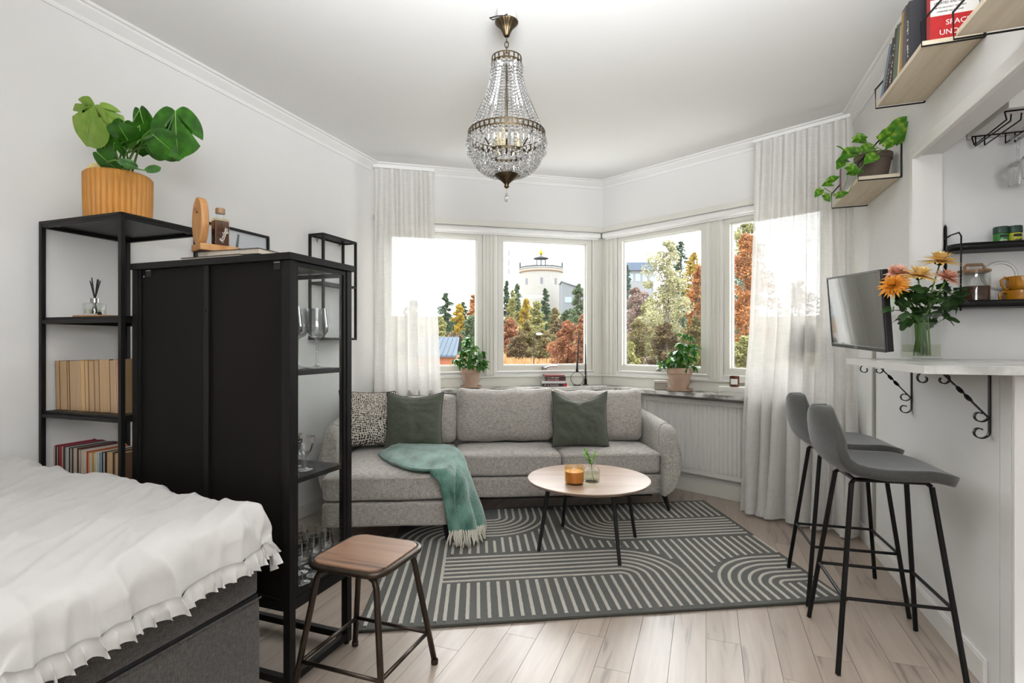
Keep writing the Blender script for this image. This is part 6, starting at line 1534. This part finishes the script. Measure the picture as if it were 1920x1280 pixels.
def tree(name, label, px, yt, yb, wpx, D, kind, N=1700, lp=2.6, seed=0, sparse=0, trunk=True, cat='tree', pal2=None, bare=0):
    rn = random.Random(seed*13+int(px)); c = P(px, 0, D); zt, zbm = zat(D, yt), zat(D, yb); g0 = gz_(c.x, D); W_ = wpx/1000*D/2; Hc = zt-zbm
    t = thing(name, label, cat, (c.x, D, g0), 0, 'trees outside the windows')
    blobs = []
    nb = max(26, min(70, int(26*Hc/(2*W_))))
    for i in range(nb):
        f = ((i+rn.random())/nb)**.9; env = (1-f)**.65*.95+.10 if kind == 'pine' else (sin(pi*min(1, .30+f*.66))**.6)
        a = rn.uniform(0, 2*pi); rr_ = W_*env*rn.uniform(.1, .80)
        blobs.append((rr_*cos(a), rr_*sin(a), zbm-g0+Hc*(.02+.92*f), W_*rn.uniform(.18, .42)*(.35+.65*env)))
    blobs.append((0, 0, zbm-g0+Hc*.95, W_*.14))
    N = int(N*2.2); s = lp*.82*D/1000; vs = []; fs = []
    for i in range(N):
        b = rn.choice(blobs)
        while 1:
            q = Vector((rn.uniform(-1, 1), rn.uniform(-1, 1), rn.uniform(-1, 1)))
            if q.length < 1: break
        q = q.normalized()*(q.length**.5)
        p = Vector((b[0]+q.x*b[3], b[1]+q.y*b[3], b[2]+q.z*b[3]*(.75 if kind != 'pine' else .5)))
        if p.z > zt-g0: continue
        d1 = Vector((rn.gauss(0, 1), rn.gauss(0, 1), rn.gauss(0, 1))).normalized(); d2 = d1.orthogonal().normalized(); ss = s*rn.uniform(.5, 1.1); k = len(vs)
        e = .45 if kind == 'pine' else .75
        vs += [p-d1*ss, p-d2*ss*e, p+d1*ss, p+d2*ss*e]; fs.append((k, k+1, k+2, k+3))
    o = MB().add(vs, fs).build('foliage', 'tree_'+kind, t); o['kind'] = 'stuff'
    if trunk:
        m = 'bark_pale' if bare else 'bark'; tr = MB(); r0 = max(.08, .012*Hc+.0016*D); h = zbm-g0+Hc*.8
        pts = [Vector((.02*h*nz(i*.7, seed), .02*h*nz(seed, i*.7), h*i/6)) for i in range(7)]
        tr.tube(pts, [r0*(1-.13*i) for i in range(7)], 6)
        for i in range(5+bare): 
            b = rn.choice(blobs); s0 = pts[rn.choice((3, 4, 5))]; e = Vector(b[:3])*1.0; md = s0.lerp(e, .5)+Vector((0, 0, -.03*Hc))
            tr.tube([s0, md, e+Vector((b[3]*rn.uniform(-1, 1), 0, b[3]*.7))], [r0*.42, r0*.28, r0*.1], 4)
        tr.build('trunk', m, t)
    return t
TR = [
 ('pine_tree', 'dark pine seen through the left curtain edge, behind the tiled roof', 836, 545, 675, 66, 120, 'pine', 2600),
 ('pine_tree', 'dark pine right of the first one in the leftmost window', 868, 562, 675, 44, 128, 'pine', 1800),
 ('pine_tree', 'broad pine visible only through the left sheer curtain', 775, 560, 690, 120, 112, 'pine', 2600),
 ('yellow_tree', 'bright yellow tree rising above the pines in the leftmost window', 861, 568, 625, 30, 100, 'yellow', 1500),
 ('orange_tree', 'orange-yellow treetop against the frame of the leftmost window', 889, 550, 630, 30, 104, 'orange', 1300),
 ('mixed_tree', 'grey-green tree below the orange treetop in the leftmost window', 884, 588, 690, 50, 90, 'green', 1900),
 ('yellow_tree', 'yellow-green tree at the curtain edge in the leftmost window', 826, 590, 690, 34, 84, 'ygreen', 1500),
 ('brown_bush', 'brown autumn bushes between curtain and potted plant in the leftmost window', 850, 622, 690, 60, 78, 'brown', 1900),
 ('pine_tree', 'round green pine at the foot of the lattice mast', 950, 522, 640, 34, 150, 'pine', 1900),
 ('pine_tree', 'green pine touching the left side of the white tower', 970, 528, 630, 26, 158, 'green', 1400),
 ('yellow_tree', 'narrow yellow tree in front of the pines left of the tower', 961, 540, 640, 24, 122, 'ygreen', 1300),
 ('yellow_tree', 'bright yellow tree in front of the tower, left side', 986, 556, 650, 32, 128, 'yellow', 1700),
 ('pine_tree', 'dark green pine in front of the middle of the tower', 1022, 538, 620, 32, 140, 'pine', 1600),
 ('yellow_tree', 'yellow tree with bare branches below the dark pine', 1006, 562, 650, 44, 118, 'ygreen', 1900),
 ('yellow_tree', 'yellow-green tree on the slope under the right side of the tower', 1040, 575, 660, 44, 124, 'mix', 1700),
 ('pine_tree', 'blue-green pine hiding the low annex right of the tower', 1086, 528, 650, 44, 108, 'green', 2300),
 ('mixed_tree', 'soft green tree below the annex', 1062, 580, 665, 50, 112, 'green', 1900),
 ('red_tree', 'rust-red tree at the lower left of the tower window', 958, 594, 670, 44, 92, 'red', 2200),
 ('orange_tree', 'yellow-orange bush beside the rust-red tree', 988, 600, 668, 42, 96, 'mix', 1900),
 ('spruce', 'small dark green spruce behind the street lamp', 1024, 606, 655, 15, 84, 'pine', 900),
 ('brown_bush', 'pale brown bush above the reeds', 1046, 596, 668, 56, 102, 'brown', 2000),
 ('red_shrub', 'large orange-red shrub at the bottom right of the tower window', 1064, 600, 705, 84, 48, 'red', 4200),
 ('red_shrub', 'taller orange-red shrub against the right frame of the tower window', 1096, 584, 705, 56, 46, 'red', 3000),
 ('pine_tree', 'dark conifer at the left frame of the window with the pale tree', 1176, 492, 620, 34, 92, 'pine', 1500),
 ('bare_tree', 'pinkish thinly leaved tree below the flat-roofed building', 1192, 536, 660, 66, 66, 'pink', 3000),
 ('pine_tree', 'tall dark pine behind the pale yellow tree', 1276, 445, 620, 66, 82, 'pine', 2600),
 ('yellow_tree', 'yellow-green tree beneath the pale tree on the left', 1222, 556, 670, 70, 60, 'ygreen', 2600),
 ('pale_tree', 'tall pale yellow tree with a grey trunk in the window above the radiator', 1250, 446, 640, 118, 42, 'pale', 3300),
 ('yellow_tree', 'yellow-leaved tree against the mullion of the right bay', 1302, 470, 575, 46, 50, 'yellow', 1400),
 ('orange_tree', 'orange tree half hidden by the mullion of the right bay', 1310, 492, 640, 50, 44, 'orange', 1900),
 ('autumn_bush', 'yellow and brown bushes at the lower left of the pale-tree window', 1196, 596, 705, 74, 40, 'mix', 3400),
 ('autumn_bush', 'brown and ochre bushes behind the larger potted plant', 1250, 604, 705, 84, 41, 'brown', 3200),
 ('autumn_bush', 'reddish bushes to the right of the larger potted plant', 1304, 590, 705, 70, 39, 'mix', 3000),
 ('green_bush', 'yellow-green bush at the lower left corner of the pale-tree window', 1180, 640, 705, 40, 34, 'ygreen', 1500),
 ('orange_tree', 'fiery orange tree filling the window beside the right curtain', 1398, 432, 665, 118, 36, 'orange', 5200),
 ('yellow_tree', 'yellow-green treetop above the fiery orange tree', 1395, 418, 500, 90, 46, 'ygreen', 2000),
 ('autumn_bush', 'green and yellow bushes under the fiery orange tree', 1400, 630, 705, 100, 33, 'ygreen', 2600),
 ('dark_tree', 'dark green tree behind the fiery orange tree', 1400, 500, 690, 100, 52, 'pine', 1800),
 ('wood_edge', 'brown and green thicket on the slope left of the tower, behind the yellow trees', 975, 585, 665, 90, 150, 'mix', 3000),
 ('wood_edge', 'mixed thicket on the slope below the middle of the tower', 1028, 584, 665, 80, 148, 'green', 2800),
 ('wood_edge', 'brown thicket on the slope below the annex', 1078, 588, 665, 76, 146, 'brown', 2800),
 ('wood_edge', 'green thicket behind the yellow tree in the leftmost window', 862, 592, 680, 80, 132, 'green', 2800),
 ('wood_edge', 'yellow-brown bush filling the middle of the tower window', 1018, 618, 676, 60, 80, 'mix', 2600),
 ('wood_edge', 'ochre bush between the rust-red tree and the lamp', 975, 622, 676, 50, 82, 'brown', 2200),
 ('wood_edge', 'pinkish brush behind the bare tree, under the flat-roofed building', 1200, 545, 680, 84, 96, 'pink', 3200),
 ('wood_edge', 'grey-green wood behind the trunk of the pale tree', 1262, 530, 690, 96, 92, 'green', 3600),
 ('wood_edge', 'ochre wood behind the mullion of the right bay', 1312, 520, 690, 60, 76, 'mix', 2600),
 ('wood_edge', 'olive wood behind the fiery orange tree', 1395, 470, 690, 90, 70, 'green', 3400),
 ('autumn_tree', 'muted tree seen only faintly through the right sheer curtain', 1500, 520, 700, 110, 52, 'brown', 1600),
]
for i, (nm, lab, px, yt, yb, wp, D, kd, N_) in enumerate(TR):
    tree(nm, lab, px, yt, yb, wp, D, kd, N_, lp=(3.0 if D > 80 else 3.2 if D > 45 else 3.4), seed=i+1, bare=8 if nm in ('pale_tree', 'bare_tree') else 0)
# reeds
rn = random.Random(6); b = MB()
for i in range(2600):
    D = rn.uniform(72, 84); x = (rn.uniform(925, 1065)-960)/1000*D; h = rn.uniform(1.5, 2.7)*(1 if x > -1 else 1.15); z0 = gz_(x, D)-.1; w_ = .05; dx = rn.uniform(-.25, .25)
    b.add([(x-w_, D, z0), (x+w_, D, z0), (x+dx+w_*.5, D, z0+h), (x+dx-w_*.5, D, z0+h)], [(0, 1, 2, 3)])
tag(b.build('reed_bed', leafmat('reed', '9c7448', 'c9a274', .9)), 'tall tan reeds beside the asphalt lot', 'reeds', kind='stuff')
# tower
D = 215; c = P(1014.5, 0, D); R = 40.5/1000*D; zt0_ = zat(D, 512); zb0 = gz_(c.x, D)-1
tw = thing('round_tower', 'white round tower with a small roof lantern on the wooded hill', 'tower', (c.x, D, zb0))
h = zt0_-zb0
MB().lathe([(R*.965, 0), (R*.965, h), (R*1.0, h+.3), (R*1.0, h+1.0), (R*1.03, h+1.2), (R*1.03, h+1.6), (0, h+1.6)], 64, cap=False).build('drum', mat('tower_white', '9a9894', .8, var=.03, scale=.2), tw, smooth=True, angle=30)
MB().lathe([(R*.972, h-.25), (R*1.005, h+.1), (R*1.035, h+.2), (R*1.03, h+.55), (R*.97, h+.55)], 64, cap=False).build('cornice', mat('tower_trim', 'a08a7a', .8), tw, smooth=True, angle=30)
MB().lathe([(R*1.035, h+1.6), (R*1.035, h+2.1), (R*.99, h+2.1), (0, h+2.3)], 64, cap=False).build('roof', mat('tower_roof', '3c3f44', .7), tw, smooth=True, angle=30)
for ax in (-.80, -.03, .70):
    a = -pi/2+ax; M = Matrix.Rotation(a, 4, 'Z')
    MB().box(R*.955, R*.975, -.5, .5, h-5.2, h-2.8, M).build('window', mat('tower_window', '6a6c74', .4), tw)
k_ = MB().lathe([(0, h+5.6), (3.0, h+5.7), (3.2, h+5.9), (1.2, h+6.9), (0, h+7.2)], 24, cap=False); k_.build('lantern_roof', 'tower_roof', tw, smooth=True, angle=40)
for k in range(8): a = 2*pi*k/8; MB().tube([(2.5*cos(a), 2.5*sin(a), h+2.1), (2.5*cos(a), 2.5*sin(a), h+5.8)], .14, 6).build('column', 'tower_roof', tw)
MB().lathe([(0, h+7.1), (.5, h+7.4), (.95, h+8.2), (.6, h+8.9), (.25, h+9.2), (.3, h+9.9), (0, h+10.3)], 16, cap=False).build('gilded_finial', mat('gilt', 'c9a227', .35, metal=.6), tw, smooth=True)
for sx in (-1, 1): MB().lathe([(0, h+2.1), (.35, h+2.1), (.35, h+4.0), (.15, h+4.3), (0, h+4.3)], 10, (sx*R*.97, -1, 0), cap=False).build('corner_post', 'tower_roof', tw)
b = MB()
for k in range(60): a = 2*pi*k/60; b.tube([(R*cos(a), R*sin(a), h+2.1), (R*cos(a), R*sin(a), h+3.1)], .04, 4)
b.tube([(R*cos(2*pi*k/60), R*sin(2*pi*k/60), h+3.1) for k in range(60)], .06, 4, closed=True); b.build('railing', 'tower_roof', tw)
# annex with a sloping roof
D = 190; a0 = P(1054, 0, D); an = thing('annex_building', 'pale grey low building with a sloping roof right of the tower', 'building', (a0.x, D, 0))
z1, z2, z0 = zat(D, 529), zat(D, 545), 2; wA = 44/1000*D
MB().add([(0, 0, z0), (wA, 0, z0), (wA, 0, z2), (0, 0, z1), (0, 12, z0), (wA, 12, z0), (wA, 12, z2), (0, 12, z1)], [(0, 1, 2, 3), (7, 6, 5, 4), (0, 4, 5, 1), (1, 5, 6, 2), (3, 7, 4, 0)]).build('walls', mat('annex_wall', '7d8185', .8), an)
MB().add([(-.3, -.4, z1+.1), (wA+.5, -.4, z2+.1), (wA+.5, 12, z2+.1), (-.3, 12, z1+.1), (-.3, -.4, z1+.6), (wA+.5, -.4, z2+.6), (wA+.5, 12, z2+.6), (-.3, 12, z1+.6)], [(0, 1, 5, 4), (4, 5, 6, 7), (1, 2, 6, 5), (3, 0, 4, 7)]).build('roof', mat('annex_roof', '74777a', .7), an)
for x, w_ in ((1.0, 2.4), (4.4, 2.0)): MB().box(x, x+w_, -.12, .0, z2-4.2, z2-2.2).build('window', mat('far_glass', '8fa0b4', .2), an)
# flat roofed building behind the pale tree
D = 170; a0 = P(1158, 0, D); fb = thing('flat_roof_building', 'blue-grey flat-roofed building beyond the trees in the right bay', 'building', (a0.x, D, 0)); wA = 68/1000*D
zt2 = zat(D, 492)
MB().box(0, wA, 0, 14, 4, zt2-2.6).build('walls', mat('far_wall', '85888c', .8), fb); MB().box(-.5, wA+.8, -1, 14, zt2-2.6, zt2).build('roof_band', mat('far_roof', '56657a', .6), fb)
for i in range(5): MB().box(1+i*2.3, 2.6+i*2.3, -.1, 0, zt2-6, zt2-3.6).build('window', 'far_glass', fb)
# low house with seamed metal roof
D = 45; a0 = P(772, 0, D); lh = thing('low_house', 'low brick house with a blue-grey seamed metal roof below the leftmost window', 'house', (a0.x, D, -3.3))
wA = 84/1000*D; zr0, zr1 = zat(D, 668)+3.3, zat(D+5, 634)+3.3
MB().box(.2, wA-.1, .4, 9, 0, zr0).build('brick_walls', mat('brick', 'a8684e', .9, scale=6, var=.2), lh)
MB().add([(-.1, 0, zr0-.08), (wA, 0, zr0-.08), (wA-.25, 5, zr1), (-.1, 5, zr1), (-.1, 0, zr0+.08), (wA, 0, zr0+.08), (wA-.25, 5, zr1+.12), (-.1, 5, zr1+.12), (wA, 10, zr0), (-.1, 10, zr0)], [(0, 1, 5, 4), (4, 5, 6, 7), (1, 2, 6, 5), (0, 4, 7, 3), (7, 6, 8, 9)]).build('roof', mat('metal_roof', '58636f', .8, spec=.1), lh)
for i in range(9): x = -.05+i*wA/9; MB().add([(x, -.02, zr0+.08), (x+.06, -.02, zr0+.08), (x+.06, 5, zr1+.13), (x, 5, zr1+.13), (x, -.02, zr0+.17), (x+.06, -.02, zr0+.17), (x+.06, 5, zr1+.21), (x, 5, zr1+.21)], [(0, 1, 5, 4), (4, 5, 6, 7), (1, 2, 6, 5), (0, 4, 7, 3)]).build('roof_seam', 'metal_roof', lh)
# mast
D = 300; a0 = P(949, 0, D); ms = thing('lattice_mast', 'thin lattice radio mast in the haze left of the tower', 'mast', (a0.x, D, gz_(a0.x, D)))
b = MB(); ht = zat(D, 452)-gz_(a0.x, D)
for sx, sy in ((-1, 0), (1, 0), (0, 1.5)): b.tube([(sx*1.3, sy, 0), (sx*1.0, sy, ht)], .12, 4)
n = int(ht/2.4)
for i in range(n): z = i*2.4; s = -1 if i % 2 else 1; b.tube([(-s*1.2, 0, z), (s*1.2, 0, z+2.4)], .08, 4).tube([(-1.2, 0, z), (1.2, 0, z)], .08, 4)
for z in (.62, .72, .83): b.box(1.0, 2.0, -.3, .3, ht*z, ht*z+3)
b.build('lattice', mat('mast_grey', '84868a', .8), ms)
# street lamp
D = 56; a0 = P(1001, 0, D); sl = thing('street_lamp', 'street lamp on a thin dark pole in front of the reeds', 'street lamp', (a0.x, D, -3.3))
hl_ = zat(D, 626)+3.3; MB().tube([(0, 0, 0), (0, 0, hl_), (.15, 0, hl_+.06), (.35, 0, hl_+.06)], [.055, .045, .04, .03], 8).build('pole', 'black_soft', sl); MB().ball((.55, 0, hl_+.0), .30, 12, 8, (1.2, .6, .45)).build('lamp_head', mat('lamp_white', 'e4dfc8', .4), sl, smooth=True)
